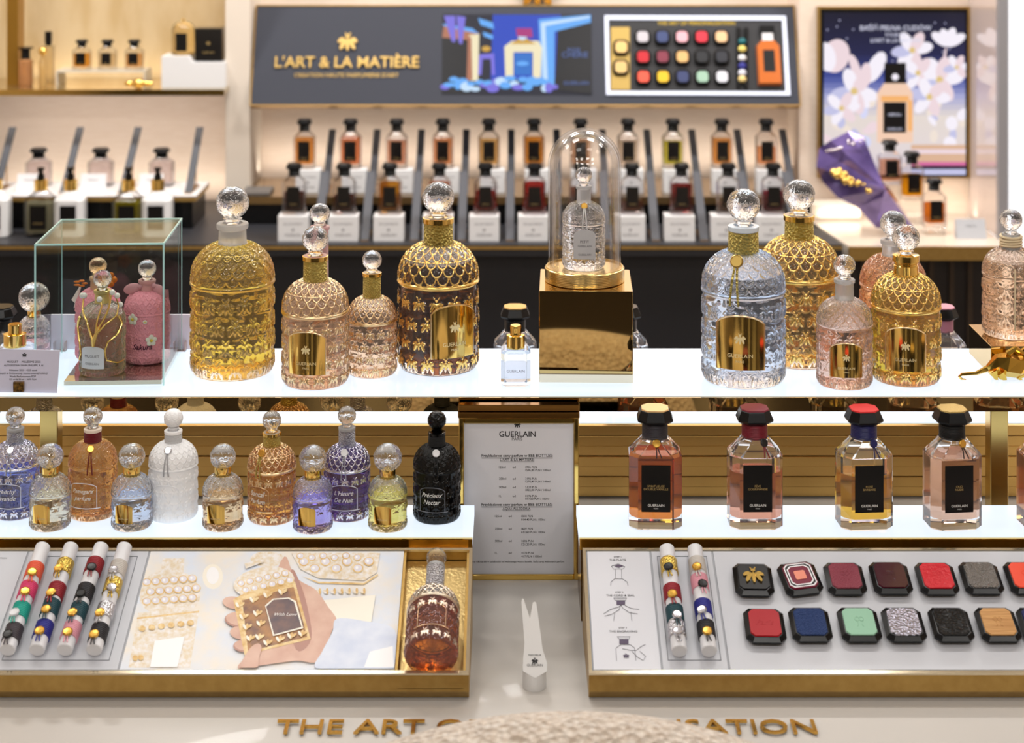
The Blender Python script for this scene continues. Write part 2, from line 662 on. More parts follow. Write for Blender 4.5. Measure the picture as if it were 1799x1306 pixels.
def bee_bottle(label, cx, bot, w, top, h, liq=None, level=2.9, glass=None, neck='frost', gild=None, bees=True, plate=None,
               window=None, script=None, seal=None, stopper=None, group=None, name='bee_bottle', wrapmat=None, lip=None, yz=0., rz=0., shape=None, ringmat=None, loc=None, R=None, T=None, rot=None, wink=None):
    S = shape or BIG
    if loc is None:
        Y, X, R = solve(cx, bot, w, h)
        T = ((h * F / Y + HY) - top) * Y / F / R
        loc = (X, Y, EYE - h)
    r = root(name, label, 'perfume bottle', loc, rz, group, R, rot)
    glass = glass or GLASS
    put('body', S.body(glass), r)
    if liq is not None:
        put('perfume', S.fill(juice(liq), level), r)
        if level < 2.75 and glass.name.endswith('glass') and glass in (GLASS, PALEPINK):
            put('inner_wall', S.fill(AIR, S.top - .04, 'inner_wall', .07, level + .012), r)
    if gild:
        put('gilding_pattern', S.gilding(gild, 'edges' if window else bees), r)
    zt, zn = S.top - .03, T - .80 - .10
    if neck == 'frost':
        m = lip or FROST
        MB().lathe([(NECK_R, zt), (.345, zt + .05), (.335, zn - .17), (.385, zn - .13), (.39, zn - .02), (.37, zn), (.25, zn), (.24, zn - .15), (.01, zn - .16)], 40).build('neck', m, r)
    elif neck == 'rope':
        MB().lathe([(NECK_R, zt), (.33, zt + .05), (.32, zn), (.25, zn), (.24, zn - .1), (.01, zn - .1)], 40).build('neck', lip or FROST, r)
        mb = MB()
        for k in range(4):
            z = zn - .10 - .11 * k
            mb.tube([(.37 * math.cos(a), .37 * math.sin(a), z + .02 * math.sin(a + k)) for a in np.linspace(0, 6.283, 33)], .05, 6)
        mb.build('neck_cord', wrapmat, r)
    elif neck == 'gold':
        MB().lathe([(NECK_R + .02, zt), (.36, zt + .3), (.34, zt + .32), (.34, zt + .36), (.36, zt + .38), (.36, zn - .22), (.39, zn - .2), (.39, zn - .02), (.36, zn), (.01, zn)], 40).build('neck', GOLD, r)
    else:   # wrapped neck
        MB().lathe([(.34, zn - .16), (.375, zn - .13), (.38, zn - .02), (.35, zn), (.25, zn), (.24, zn - .1), (.01, zn - .1)], 40).build('neck', lip or FROST, r)
        MB().lathe([(NECK_R + .01, zt - .03), (.375, zt + .02), (.365, zn - .15), (.35, zn - .14), (.01, zn - .14)], 48).build('neck_wrap', wrapmat, r)
        if ringmat:
            MB().lathe([(.37, zn - .15), (.40, zn - .14), (.40, zn - .02), (.37, zn - .01), (.01, zn - .01)], 40).build('collar', ringmat, r)
    sm = stopper or GLASS
    st = put('stopper', sphere_mesh(sm), r, (0, 0, T - .40), (0, 0, .4), (.40, .40, .40))
    MB().lathe([(.14, 0), (.15, .06), (.20, .12), (.24, .17)], 24).build('stopper_stem', sm, r).location = (0, 0, zn - .06)
    if plate is not None:
        phi, z0, z1 = plate[:3]
        p = plate_mesh('label_plate', GOLD, phi, .57, z0, z1).build('label_plate', GOLD, r, angle=50)
        MB().tube(outline_pts(phi, .57, z0, z1, 1.06) + outline_pts(phi, .57, z0, z1, 1.06)[:1], .022, 6).build('plate_border', GILTPALE, p)
        mb = MB()
        write(mb, 'GUERLAIN', 0, 0, z0 + .30, width=.62, wrap=(1.072, phi))
        write(mb, 'PARIS', 0, 0, z0 + .18, width=.2, wrap=(1.072, phi))
        M0 = mb.M
        mb.M = Matrix.Rotation(phi, 4, 'Z')
        bee_logo(mb, 0, -1.068, (z0 + z1) / 2 + .1, .26, .012)
        mb.M = M0
        mb.build('lettering', M('embossed_pale_gold', (250, 232, 180), .5, .3), p, smooth=False)
    if window is not None:
        phi, half, z0, z1 = window
        MB().tube(outline_pts(phi, half, z0, z1, 1.03), .015, 6).tube([(1.03 * math.sin(a), -1.03 * math.cos(a), z0) for a in np.linspace(phi - half - .15, phi + half + .15, 16)], .018, 6).build('engraved_frame', wink or FROST, r)
        if script:
            mb = MB()
            n = len(script)
            for i, t in enumerate(script):
                write(mb, t, 0, 0, (z0 + z1) / 2 + .12 - .30 * i + .08 * (n - 2), width=min(.92, .125 * len(t)), wrap=(1.045, phi), shear=.35, bold=.006)
            mb.build('lettering', WINK, r, smooth=False)
    if seal is not None:
        phi, zc, ms, mc, ln = seal
        seal_and_cord(r, S, T, phi, zc, ms, mc, length=ln)
    return r


def spray_bottle(label, cx, bot, w, top, h, liq, level, plate=True, group=None):
    Y, X, R = solve(cx, bot, w, h)
    T = ((h * F / Y + HY) - top) * Y / F / R
    r = root('spray_bottle', label, 'perfume bottle', (X, Y, EYE - h), 0, group, R)
    put('body', SMALL.body(GLASS), r)
    if liq:
        put('perfume', SMALL.fill(juice(liq), level, low=.3), r)
        put('inner_wall', SMALL.fill(AIR, SMALL.top - .04, 'inner_wall', .07, level + .012), r)
    zt = SMALL.top - .05
    MB().lathe([(.42, zt), (.43, zt + .02), (.43, zt + .46), (.40, zt + .48), (.01, zt + .48)], 40).build('collar', GOLD, r)
    rs = (T - 3.05) / 2 + .085
    c = put('cap', sphere_mesh(GLASS), r, (0, 0, T - rs), (0, 0, .4), (rs, rs, rs))
    MB().lathe([(.2, 0), (.22, .3), (.16, .5), (.02, .52)], 24).build('cap_core', BRUSHED, c).scale = (1 / .66 * .55,) * 3
    c.children[0].location = (0, 0, -.85)
    if plate:
        phi, z0, z1 = -.2, .46, 1.42
        p = plate_mesh('label_plate', GOLD, phi, .45, z0, z1, R=1.03).build('label_plate', GOLD, r, angle=50)
        mb = MB()
        write(mb, 'GUERLAIN', 0, 0, z0 + .22, width=.5, wrap=(1.066, phi))
        mb.build('lettering', M('embossed_pale_gold', (250, 232, 180), .5, .3), p, smooth=False)
    return r


# ------------------------------------------------------------------ rectangular flacons
FW, FD = .0613, .046


def octa(w, d, c, z):
    a, b = w / 2, d / 2
    return [(-a + c, -b, z), (a - c, -b, z), (a, -b + c, z), (a, b - c, z), (a - c, b, z), (-a + c, b, z), (-a, b - c, z), (-a, -b + c, z)]


FL = {}


def flacon_parts(level, liq, glass):
    key = (round(level, 4), liq, glass.name)
    if 'body' + glass.name not in FL:
        mb = MB()
        mb.loft([octa(FW - .004, FD - .004, .009, 0), octa(FW, FD, .010, .002), octa(FW, FD, .010, .0835), octa(FW - .003, FD - .003, .011, .0865),
                 octa(.036, .033, .0115, .099), octa(.030, .029, .0085, .102), octa(.028, .028, .0082, .104)])
        FL['body' + glass.name] = mb.mesh('body', glass, angle=12)
    if key not in FL:
        z0 = .0125
        i = .010
        mb = MB()
        rings = [octa(FW - i, FD - i, .009, z0)]
        rings.append(octa(FW - i, FD - i, .009, min(level, .082)))
        if level > .083:
            t = (level - .082) / .02
            rings.append(octa(FW - i - t * .026, FD - i - t * .014, .009, level))
        mb.loft(rings)
        liqm = mb.mesh('perfume', juice(liq), angle=12)
        airm = None
        if level < .088 and glass == GLASS:
            mb = MB()
            l2 = level + .0005
            mb.loft([octa(FW - i, FD - i, .009, l2), octa(FW - i, FD - i, .009, max(l2 + .001, .082)), octa(.033, .028, .0095, .0965), octa(.022, .022, .0065, .1005)])
            airm = mb.mesh('inner_wall', AIR, angle=12)
        FL[key] = (liqm, airm)
    return FL['body' + glass.name], FL[key]


def flacon_static(neckmat, inlay, plain=False):
    key = (neckmat.name, inlay.name if inlay else '')
    if key not in FL:
        mb = MB()
        prof = [(.0146, .101), (.0148, .1025)]
        for k in range(9):
            z = .1035 + k * .0016
            prof += [(.0146, z - .0007), (.0151, z)]
        prof += [(.0146, .1175), (.012, .1185)]
        neck = (mb.lathe(prof, 32)).mesh('neck_wrap', neckmat, angle=60)
        mb = MB()
        mb.loft([octa(.029, .029, .008, .1176), octa(.0405, .0395, .010, .1215), octa(.0415, .0405, .010, .1235), octa(.0335, .0325, .008, .1332), octa(.032, .031, .0075, .1340)])
        cap = mb.mesh('cap', BLACK, angle=15)
        inl = None
        if inlay:
            inl = MB().loft([octa(.0318, .0308, .0074, .1338), octa(.0310, .0300, .0074, .1354)]).mesh('cap_plate', inlay, angle=15)
        lab = MB().box(-.0167, .0167, -FD / 2 - .0010, -FD / 2 + .0002, .0219, .0757).mesh('label', SOFTBLACK if plain else LABELBLACK, smooth=False)
        FL[key] = (neck, cap, inl, lab)
    return FL[key]


LABELBLACK = M('black_label', (10, 9, 10), .25)


def flacon(label, X, Y, z, sx, sz, liq, level, neckmat=None, inlay=None, rz=0., group=None, lines=None, seal=None, name='perfume_flacon', glass=None, labelled=True):
    r = root(name, label, 'perfume bottle', (X, Y, z), rz, group, (sx, sx, sz))
    glass = glass or (FARGLASS if Y > 4 else GLASS)
    b, (lq, air) = flacon_parts(level, liq, glass)
    neck, cap, inl, lab = flacon_static(neckmat or BLACK, inlay)
    put('body', b, r)
    put('perfume', lq, r)
    if air:
        put('inner_wall', air, r)
    put('neck_wrap', neck, r)
    c = put('cap', cap, r)
    if inl:
        put('cap_plate', inl, c)
    if labelled:
        l = put('label', lab, r)
    if lines:
        mb = MB()
        y = -FD / 2 - .00115
        for i, t in enumerate(lines):
            write(mb, t, 0, y, .0505 - .0034 * i, size=.0036, face='y')
        mb.build('lettering', GINK, l, smooth=False)
        mb = MB()
        write(mb, 'GUERLAIN', 0, y, .0283, width=.0190, face='y', bold=.01)
        write(mb, 'PARIS', 0, y, .0252, width=.005, face='y')
        MB.build(mb, 'brand_lettering', WINK, l, smooth=False)
    else:
        key = 'fl_small_text'
        if labelled and key not in FL:
            mb = MB()
            y = -FD / 2 - .00115
            write(mb, 'GUERLAIN', 0, y, .0283, width=.0190, face='y')
            FL[key] = mb.mesh('lettering', GINK, smooth=False)
        if labelled:
            put('lettering', FL[key], l)
    if seal:
        ms, mc, ang = seal
        mb = MB()
        mb.M = Matrix.Rotation(ang, 4, 'Z') @ Matrix.Translation((0, -.0168, .0985)) @ Matrix.Rotation(math.radians(70), 4, 'X')
        mb.lathe([(.0042, 0), (.0048, .001), (.0048, .0022), (.004, .003), (.0003, .0028)], 20)
        mb.build('seal', ms, r)
        mb = MB()
        for sgn in (-1, 1):
            mb.tube([(math.sin(ang) * .017 + sgn * .0006, -.0178, .0965), (math.sin(ang) * .017 + .0015 + sgn * .0014, -.0205, .0905), (math.sin(ang) * .017 + .003 + sgn * .003, -.0232, .0835)], .0007, 6)
        mb.build('cord', mc, r)
    return r

# ------------------------------------------------------------------ the room
WALLC = M('beige_wall_fabric', (240, 222, 206), .8, var=((234, 214, 196), 60, (.3, 1, 3)), bump=('noise', 500, .15, .001))
FLOORC = M('dark_floor_tile', (70, 64, 60), .25)
CEIL = M('ceiling_paint', (215, 212, 206), .8)
DARKW = M('dark_wall_panel', (60, 54, 50), .5, var=((92, 84, 76), 3, (1, 1, .2)))
o = struct('floor', MB().box(-3, 3, -3, 5.2, -.05, 0).build('floor', FLOORC, smooth=False))
o = struct('ceiling', MB().box(-3, 3, -3, 5.2, 3.0, 3.05).build('ceiling', CEIL, smooth=False))
o = struct('wall_back', MB().box(-3, 3, 5.0, 5.2, 0, 3).build('wall_back', WALLC, smooth=False))
o = struct('wall_left', MB().box(-3.1, -3, -3, 5.2, 0, 3).build('wall_left', WALLC, smooth=False))
o = struct('wall_right', MB().box(3, 3.1, -3, 5.2, 0, 3).build('wall_right', WALLC, smooth=False))
o = struct('wall_front', MB().box(-3, 3, -3.1, -3, 0, 3).build('wall_front', DARKW, smooth=False))
GLOWPANEL = M('added_glow_panel', (30, 30, 32), .4, es=1.6, ecol=(255, 236, 210))  # unseen glowing panels added behind the camera to put highlights in the gold
for i, (xa_, xb_, za_, zb_) in enumerate(((-2.5, -1.7, .5, 2.4), (-.85, -.45, .3, 2.5), (.75, 1.05, .3, 2.5), (1.7, 2.6, .5, 2.4))):
    struct('w', MB().box(xa_, xb_, -2.999, -2.98, za_, zb_).build('glow_panel_%d' % (i + 1), GLOWPANEL, smooth=False))

# side wall of the left bay, bay on the right with its glossy side panel, grey post and the lit column
struct('wall_bay_side', MB().box(xo(398, 4.8), xo(441, 4.8), 4.78, 5.0, .0, 2.6).build('wall_bay_side', M('light_wall_fabric', (226, 214, 200), .8, bump=('noise', 400, .15, .001)), smooth=False))
struct('wall_bay_back', MB().box(xo(1404, 4.8), xo(1760, 4.8), 4.80, 5.0, 0, 2.6).build('wall_bay_back', WALLC, smooth=False))
GLOSSP = M('glossy_mauve_panel', (212, 196, 190), .08, coat=.5)
struct('wall_bay_panel', MB().box(1.282, 1.31, 4.525, 4.79, EYE - .975 + .002, 2.6).build('wall_bay_panel', GLOSSP, smooth=False))
o = MB().box(1.2822, 1.3075, 4.50, 4.524, 0, 2.6).build('trim_1', M('grey_post_paint', (150, 148, 152), .4), smooth=False)
struct('trim_1', o)
o = MB().box(1.311, 1.8, 4.50, 4.70, 0, 2.6).build('light_column', M('lit_white_column', (244, 246, 250), .4, es=.75), smooth=False)
tag(o, 'tall glowing white column at the edge beside the grey post', 'lit column')

# ------------------------------------------------------------------ the display table in front
HC, HL, HU = .862, .764, .646          # drop from the eye to the table top, lower lit shelves, upper lit shelf
ZC, ZL, ZU = EYE - HC, EYE - HL, EYE - HU
tb = root('display_table', 'long cream lacquered display table with raised gold lettering along its top', 'display table', (0, 2.0, 0))
t = MB(); t.M = Matrix.Translation((0, -2.0, 0))
t.cbox(-1.05, 1.05, 1.60, 2.62, ZC - .05, ZC, .004)
t.build('table_top', COUNTERW, tb)
t = MB(); t.M = Matrix.Translation((0, -2.0, 0))
t.box(-1.02, 1.02, 1.66, 2.58, 0, ZC - .05)
t.build('base', M('cream_base_panel', (205, 194, 180), .4), tb, smooth=False)
mb = MB()
Yl = yo(1294, HC)
x0, x1 = xo(482, Yl), xo(1437, Yl)
write(mb, 'THE ART OF PERSONALISATION', (x0 + x1) / 2, Yl - 2.0, ZC + .003, width=x1 - x0, extrude=.03, bold=.004)
mb.build('lettering', M('letter_gold', (226, 180, 92), .2, 1), tb, smooth=False)

# lit shelves
def lit_shelf(name, label, x0, x1, y0, y1, z, lip, body_to, bodymat):
    body_to += .0008
    r = root(name, label, 'lit shelf', ((x0 + x1) / 2, y0, body_to))
    ox, oy, oz = (x0 + x1) / 2, y0, body_to
    MB().box(x0 - ox, x1 - ox, .004, y1 - oy, z - .012 - oz, z - oz).build('lit_panel', LIT, r, smooth=False)
    b = MB()
    b.box(x0 - ox, x1 - ox, -.002, .004, z - lip - oz, z - .0012 - oz)
    b.build('front_lip', GOLD, r, smooth=False)
    MB().box(x0 + .002 - ox, x1 - .002 - ox, .005, y1 - oy, 0, z - .0125 - oz).build('carcass', bodymat, r, smooth=False)
    return r


DARKGOLD = M('dark_bronze_gold', (120, 88, 48), .25, 1)
lit_shelf('light_shelf', 'low lit white shelf under the row of bee bottles with gold lip', -.72, xo(830, 1.95), 1.95, 2.05, ZL, .013, ZC, DARKGOLD)
lit_shelf('light_shelf', 'low lit white shelf under the row of square flacons with gold lip', xo(1018, 1.95), .72, 1.95, 2.05, ZL, .013, ZC, DARKGOLD)
lit_shelf('light_shelf', 'low lit shelf at the rear side of the table behind the gold panel', -.72, .72, 2.3525, 2.52, ZL, .013, ZC, PANELGOLD)

up = root('light_bridge', 'long raised lit white shelf carried on gold posts above the table', 'lit shelf', (0, 2.09, ZC))
b = MB(); b.M = Matrix.Translation((0, -2.09, -ZC))
b.box(-.74, .74, 2.094, 2.30, ZU - .010, ZU)
b.build('lit_panel', LIT, up, smooth=False)
b = MB(); b.M = Matrix.Translation((0, -2.09, -ZC))
b.box(-.74, .74, 2.088, 2.094, ZU - .0176, ZU - .001)
b.build('mirror_fascia', FASCIA, up, smooth=False)
b = MB(); b.M = Matrix.Translation((0, -2.09, -ZC))
b.box(-.74, .74, 2.0945, 2.30, ZU - .0165, ZU - .0105)
b.build('underside', SATIN, up, smooth=False)
for px in (89, 1752):
    b = MB(); b.M = Matrix.Translation((0, -2.09, -ZC))
    x = xo(px, 2.2)
    b.cbox(x - .0115, x + .0115, 2.19, 2.215, ZC + .0008, ZU - .0165, .001)
    b.build('post', POSTGOLD, up, smooth=False)

# gold back panel between the low shelves, ridges shaped to imitate its reflection streaks
g = root('gold_back_panel', 'low gold panel behind the front shelves, ridged to imitate streaks of reflection', 'back panel', (0, 2.3425, ZC + .0008))
b = MB()
zs = np.linspace(0, .098, 8)
for i in range(7):
    d = (.0, -.010, -.004, -.014, -.002, -.010, -.004)[i]
    b.cbox(-.72, .72, d * .3, .006, zs[i] + .0002, zs[i + 1] - .0002, .0008)
b.build('streak_ridges', PANELGOLD, g, smooth=False)

# ------------------------------------------------------------------ sloping sample trays
TY, TH, TA = 1.7664, .834, math.atan(.4)
TP = Vector((0, TY, EYE - TH))
TU = Vector((0, math.cos(TA), math.sin(TA)))
TN = Vector((0, -math.sin(TA), math.cos(TA)))


def tp(px, py, lift=0.):
    d = Vector(((px - CX) / F, 1, -(py - HY) / F))
    P0 = TP + TN * lift
    k = (P0 - Vector((0, 0, EYE))).dot(TN) / d.dot(TN)
    p = Vector((0, 0, EYE)) + d * k - TP
    return p.x, p.dot(TU)


SL = tp(900, 966)[1]                     # length of the slope


def tray(label, x0, x1, slot=None):
    r = root('sample_tray', label, 'sample tray', (0, TY, EYE - TH), rot=(TA, 0, 0))
    Ri = Matrix.Rotation(-TA, 4, 'X')
    zb = ZC + .0012 - (EYE - TH)
    yb = SL * math.cos(TA)
    zt = SL * math.sin(TA)
    def wedge(a, b, drop=0.):
        n = MB(); n.M = Ri
        prof = [(.008, zb), (yb, zb), (yb, zt - drop), (0, -drop), (0, zb + .0095)]
        n.loft([[(a, y, z) for y, z in prof], [(b, y, z) for y, z in prof]])
        return n
    if slot:
        a, b = slot
        n = wedge(x0, a); n.M = Matrix()
        m = wedge(b, x1); n.add(m.v, m.f)
        n2 = wedge(a, b, .014)
        n.v += [tuple(p) for p in n2.v]; k = len(n.v) - len(n2.v)
        n.f += [[i + k for i in f] for f in n2.f]; n.m += [0] * len(n2.f)
        n.build('tray_body', SATIN, r, smooth=False)
    else:
        wedge(x0, x1).build('tray_body', SATIN, r, smooth=False)
    MB().box(x0 + .003, (slot[0] if slot else x1) - .003, .0036, SL - .0036, .00005, .0008).build('bed', M('grey_gap', (168, 170, 176), .5), r, smooth=False)
    if slot:
        sw = MB(); sw.M = Ri
        sw.loft([[(a_, 0, -.0145), (a_, .0036, -.0145), (a_, .0036, .0013), (a_, 0, 0)] for a_ in slot])
        sw.M = Matrix()
        sw.box(slot[0], slot[1], SL - .0036, SL, -.0148, .0001).build('slot_wall', SATIN, r, smooth=False)
    # bright rim along the top edges
    rim = MB()
    e = .0035
    rim.box(x0, x1, -.0005, e, .0002, .0026)
    rim.box(x0, x1, SL - e, SL, .0002, .0026)
    rim.box(x0, x0 + e, e, SL - e, .0002, .0026)
    rim.box(x1 - e, x1, e, SL - e, .0002, .0026)
    rim.build('rim', M('rim_champagne', (240, 226, 196), .12, .9), r, smooth=False)
    return r


def panel(r, name, x0, x1, y0, y1, mat, z=.002, gap=.0012):
    return MB().box(x0 + gap, x1 - gap, y0, y1, .0002, z).build(name, mat, r, smooth=False)


y0, y1 = .0048, SL - .0048
xa = tp(-120, 1178)[0]
x_cord0, x_pic0, x_slot0, x_end = tp(-22, 1178)[0], tp(209, 1177)[0], tp(695, 1178)[0], tp(819, 1178)[0]
tl = tray('gold edged sloping tray holding cords, a printed picture and an amber bottle', xa, x_end + .003, (x_slot0 + .002, x_end - .003))
p = panel(tl, 'text_panel', xa + .004, x_cord0, y0, y1, TRAYGREY)
mb = MB(); a = tp(4, 985)
write(mb, 'THE CORD SELECTION', a[0] - .012, a[1], .0022, width=.034); mb.build('lettering', GREYINK, p, smooth=False)
panel(tl, 'cord_panel', x_cord0, x_pic0, y0, y1, TRAYGREY)
MB().box(x_slot0 + .003, x_end - .004, y0, y1, -.0136, -.0125).build('slot_floor', SLOTGOLD, tl, smooth=False)

x_s0, x_c0, x_p0 = tp(1041, 1178)[0], tp(1163, 1178)[0], tp(1281, 1178)[0]
tr = tray('gold edged sloping tray holding a step card, cords and rows of bottle plates', x_s0 - .004, .62)
panel(tr, 'cord_panel', x_c0, x_p0, y0, y1, TRAYGREY)
panel(tr, 'plate_panel', x_p0, .615, y0, y1, TRAYGREY)


def recess(r, name, x0, x1, n):
    """thin dark lines round a set of cord rods, painting the shade of a sunk frame"""
    b = MB()
    w = .0006
    b.box(x0, x1, y0 + .012, y0 + .012 + w, .0021, .0024).box(x0, x1, y1 - .008, y1 - .008 + w, .0021, .0024)
    b.box(x0, x0 + w, y0 + .012, y1 - .008, .0021, .0024).box(x1 - w, x1, y0 + .012, y1 - .008, .0021, .0024)
    return b.build(name, M('recess_shade_line', (104, 106, 114), .6), r, smooth=False)  # dark colour stands in for the shade in the recess gap


recess(tl, 'recess_line', x_cord0 + .012, x_pic0 - .012, 4)
recess(tr, 'recess_line', x_c0 + .007, x_p0 - .007, 2)


def on_tray(x, y, z=0.):
    return TP + Vector((x, 0, 0)) + TU * y + TN * z


# cord rods and the wrapped cord samples
CORDS = {'orange': (238, 98, 66), 'pink': (226, 62, 118), 'turquoise': (0, 166, 148), 'dark grey': (62, 54, 62), 'gold mesh': None, 'crimson': (150, 10, 32),
         'dark teal': (0, 66, 78), 'royal blue': (24, 30, 140), 'black': (22, 20, 30), 'pale pink': (228, 160, 176), 'ivory': (206, 200, 194), 'silver mesh': 0}
SEALS = {'gold': M('seal_gold', (226, 178, 84), .25, 1), 'silver': M('seal_silver', (210, 210, 218), .2, 1), 'black': M('seal_black', (20, 20, 22), .3), 'white': M('seal_white', (226, 226, 230), .3)}


def cord_mat(c, kind='small'):
    v = CORDS[c]
    if v is None or v == 0:
        return M('mesh_cord_' + c.replace(' ', '_'), (222, 192, 96) if v is None else (205, 205, 212), .3, 1, bump=('voronoi', 500, 1., .001))
    return M('cord_' + c.replace(' ', '_'), v, .42, sheen=.3)


ROD = M('white_satin_rod', (226, 226, 230), .35)


def cord_rod(label, top, bot, r=.0083):
    xa, ya = tp(*top); xb, yb = tp(*bot)
    yb = max(yb, y0 + .004)
    P, Q = on_tray(xb, yb, r + .0032), on_tray(xa, min(ya, SL - .006), r + .0032)
    d = Q - P
    o = root('cord_rod', label, 'display rod', P, group=None, rot=d.to_track_quat('Z', 'Y').to_euler())
    L = d.length
    MB().lathe([(r - .0008, 0), (r, .0008), (r, L - .0008), (r - .0008, L)], 32).build('rod', ROD, o)
    return o, P, d, r


def cord_sample(rod, t, col, seal, label, ang=0.):
    o, P, d, r = rod
    L = d.length
    c = root('cord_sample', label, 'cord sample', P + d * (1 - t), group='cord samples on the tray rods', rot=o.rotation_euler)
    m = cord_mat(col)
    mesh = 'mesh' in col
    mb = MB()
    prof = [(r + .0001, -.0097)]
    n = 9
    for k in range(n):
        z = -.0092 + .0184 * k / (n - 1)
        prof += [(r + .0006, z - .0006), (r + .0013, z), (r + .0006, z + .0006)] if not mesh else [(r + .0013, z)]
    prof.append((r + .0001, .0097))
    mb.lathe(prof, 32)
    mb.build('cord_wrap', m, c, angle=70)
    # direction on the rod that faces up and outwards (the local axis nearest the tray normal)
    q = o.rotation_euler.to_matrix()
    up = q.transposed() @ (TN * .75 + Vector((0, -.55, .2))).normalized()
    a0 = math.atan2(up.y, up.x) + ang
    u = Vector((math.cos(a0), math.sin(a0), 0)); w = Vector((-math.sin(a0), math.cos(a0), 0))
    zc = -.0098
    mb = MB()
    for s in (-1, 1):
        mb.tube([u * (r + .002) + Vector((0, 0, zc)), u * (r + .0028) + w * s * .0012 + Vector((0, 0, zc - .006)), u * (r + .0024) + w * (s * .0020 + .001) + Vector((0, 0, zc - .0125))], .0008 if not mesh else .0009, 6)
    mb.build('cord_tail', m, c)
    mb = MB()
    Mx = Matrix((w, Vector((0, 0, 1)), u)).transposed().to_4x4()
    mb.M = Matrix.Translation(u * (r + .0018) + Vector((0, 0, zc))) @ Mx
    mb.lathe([(.0046, 0), (.0053, .0008), (.0053, .0026), (.0046, .0034), (.0041, .0028), (.0003, .0026)], 20)
    mb.build('seal', SEALS[seal], c)
    return c


rods = [((77.5, 975), (15, 1158), [(.27, 'orange', 'gold'), (.46, 'pink', 'gold'), (.66, 'turquoise', 'white'), (.86, 'dark grey', 'black')], 'beside the grey text panel'),
        ((127, 975), (66.5, 1158), [(.23, 'gold mesh', 'gold'), (.47, 'crimson', 'gold'), (.63, 'dark teal', 'gold'), (.83, 'royal blue', 'gold')], 'second from the text panel'),
        ((180, 975), (115.4, 1158), [(.22, 'crimson', 'black'), (.48, 'black', 'black'), (.66, 'dark teal', 'gold'), (.84, 'pale pink', 'gold')], 'third from the text panel'),
        ((220.6, 975), (166.7, 1158), [(.25, 'ivory', 'silver'), (.42, 'gold mesh', 'silver'), (.66, 'silver mesh', 'gold'), (.86, 'black', 'gold')], 'beside the printed picture'),
        ((1170.8, 978), (1193, 1160), [(.20, 'gold mesh', 'black'), (.47, 'crimson', 'gold'), (.67, 'dark teal', 'silver'), (.82, 'silver mesh', 'silver')], 'beside the step card'),
        ((1219.9, 978), (1245, 1160), [(.20, 'ivory', 'gold'), (.37, 'pale pink', 'black'), (.62, 'royal blue', 'silver'), (.82, 'black', 'gold')], 'beside the bottle plates')]
for top, bot, cs, where in rods:
    rd = cord_rod('white satin rod wrapped with four cord samples, lying %s' % where, top, bot)
    for t_, c_, s_ in cs:
        cord_sample(rd, t_, c_, s_, '%s cord with %s seal wrapped round the white rod %s' % (c_, s_, where), random.Random(t_).uniform(-.3, .3))

# step card with three line drawings
sc = panel(tr, 'step_card', x_s0, x_c0, y0, y1, M('white_step_card', (212, 213, 220), .3))
mb = MB()
def tpw(px, py): return tp(px, py)
for txt, px, py, wpx in (('STEP 1', 1085, 981, 13), ('THE PLATE', 1085, 986.5, 29), ('STEP 2', 1088, 1043, 14), ('THE CORD & SEAL', 1090, 1049, 50), ('STEP 3', 1094, 1106, 14), ('THE ENGRAVING', 1095, 1112.5, 49)):
    a, b_ = tp(px, py + 2), tp(px + wpx, py + 2)
    write(mb, txt, a[0], a[1], .0023, width=b_[0] - a[0], bold=.004)
mb.build('lettering', INK, sc, smooth=False)
mb = MB()
def stroke(pts, r=.00022):
    mb.tube([(*tp(*p), .0024) for p in pts], r, 4)
stroke([(1074, 998), (1086, 994), (1098, 999), (1094, 1003), (1078, 1003), (1074, 998)]); stroke([(1081, 1004), (1081, 1020)]); stroke([(1092, 1004), (1092, 1020)])
stroke([(1073, 1032), (1073, 1026), (1080, 1020), (1093, 1020), (1102, 1026), (1103, 1032)])
stroke([(1078, 1054), (1101, 1054), (1099, 1058), (1081, 1058), (1078, 1054)]); stroke([(1078, 1094), (1080, 1080)]); stroke([(1110, 1094), (1108, 1078)])
stroke([(1060, 1082), (1072, 1074), (1086, 1070), (1091, 1067)]); stroke([(1062, 1086), (1076, 1082), (1088, 1074)]); stroke([(1123, 1074), (1108, 1072), (1098, 1067)]); stroke([(1120, 1082), (1106, 1080), (1096, 1073)])
stroke([(1090, 1066), (1087, 1076)]); stroke([(1091, 1066), (1095, 1073)])
stroke([(1084, 1122), (1107, 1122), (1105, 1126), (1088, 1126), (1084, 1122)]); stroke([(1083, 1164), (1082, 1142), (1090, 1136), (1107, 1136), (1115, 1142), (1117, 1164)])
stroke([(1093, 1143), (1108, 1146), (1118, 1146), (1128, 1138), (1134, 1136)]); stroke([(1110, 1148), (1120, 1158), (1130, 1164), (1134, 1156), (1124, 1148)])
mb.build('drawing_print', GREYINK, sc)
mb = MB()
mb.flat([tp(*p) for p in ((1079, 998), (1086, 995), (1095, 998), (1087, 1001))], .0025)
mb.flat([tp(*p) for p in ((1083, 1059), (1098, 1059), (1098, 1066), (1083, 1066))], .0025)
mb.flat([tp(*p) for p in ((1088, 1127), (1104, 1127), (1104, 1135), (1088, 1135))], .0025)
a = tp(1100, 1156)
bee_logo(mb, a[0], a[1], .0024, .006, .0002, face='z')
mb.build('printed_mark', M('mauve_ink', (84, 72, 96), .6), sc, smooth=False)

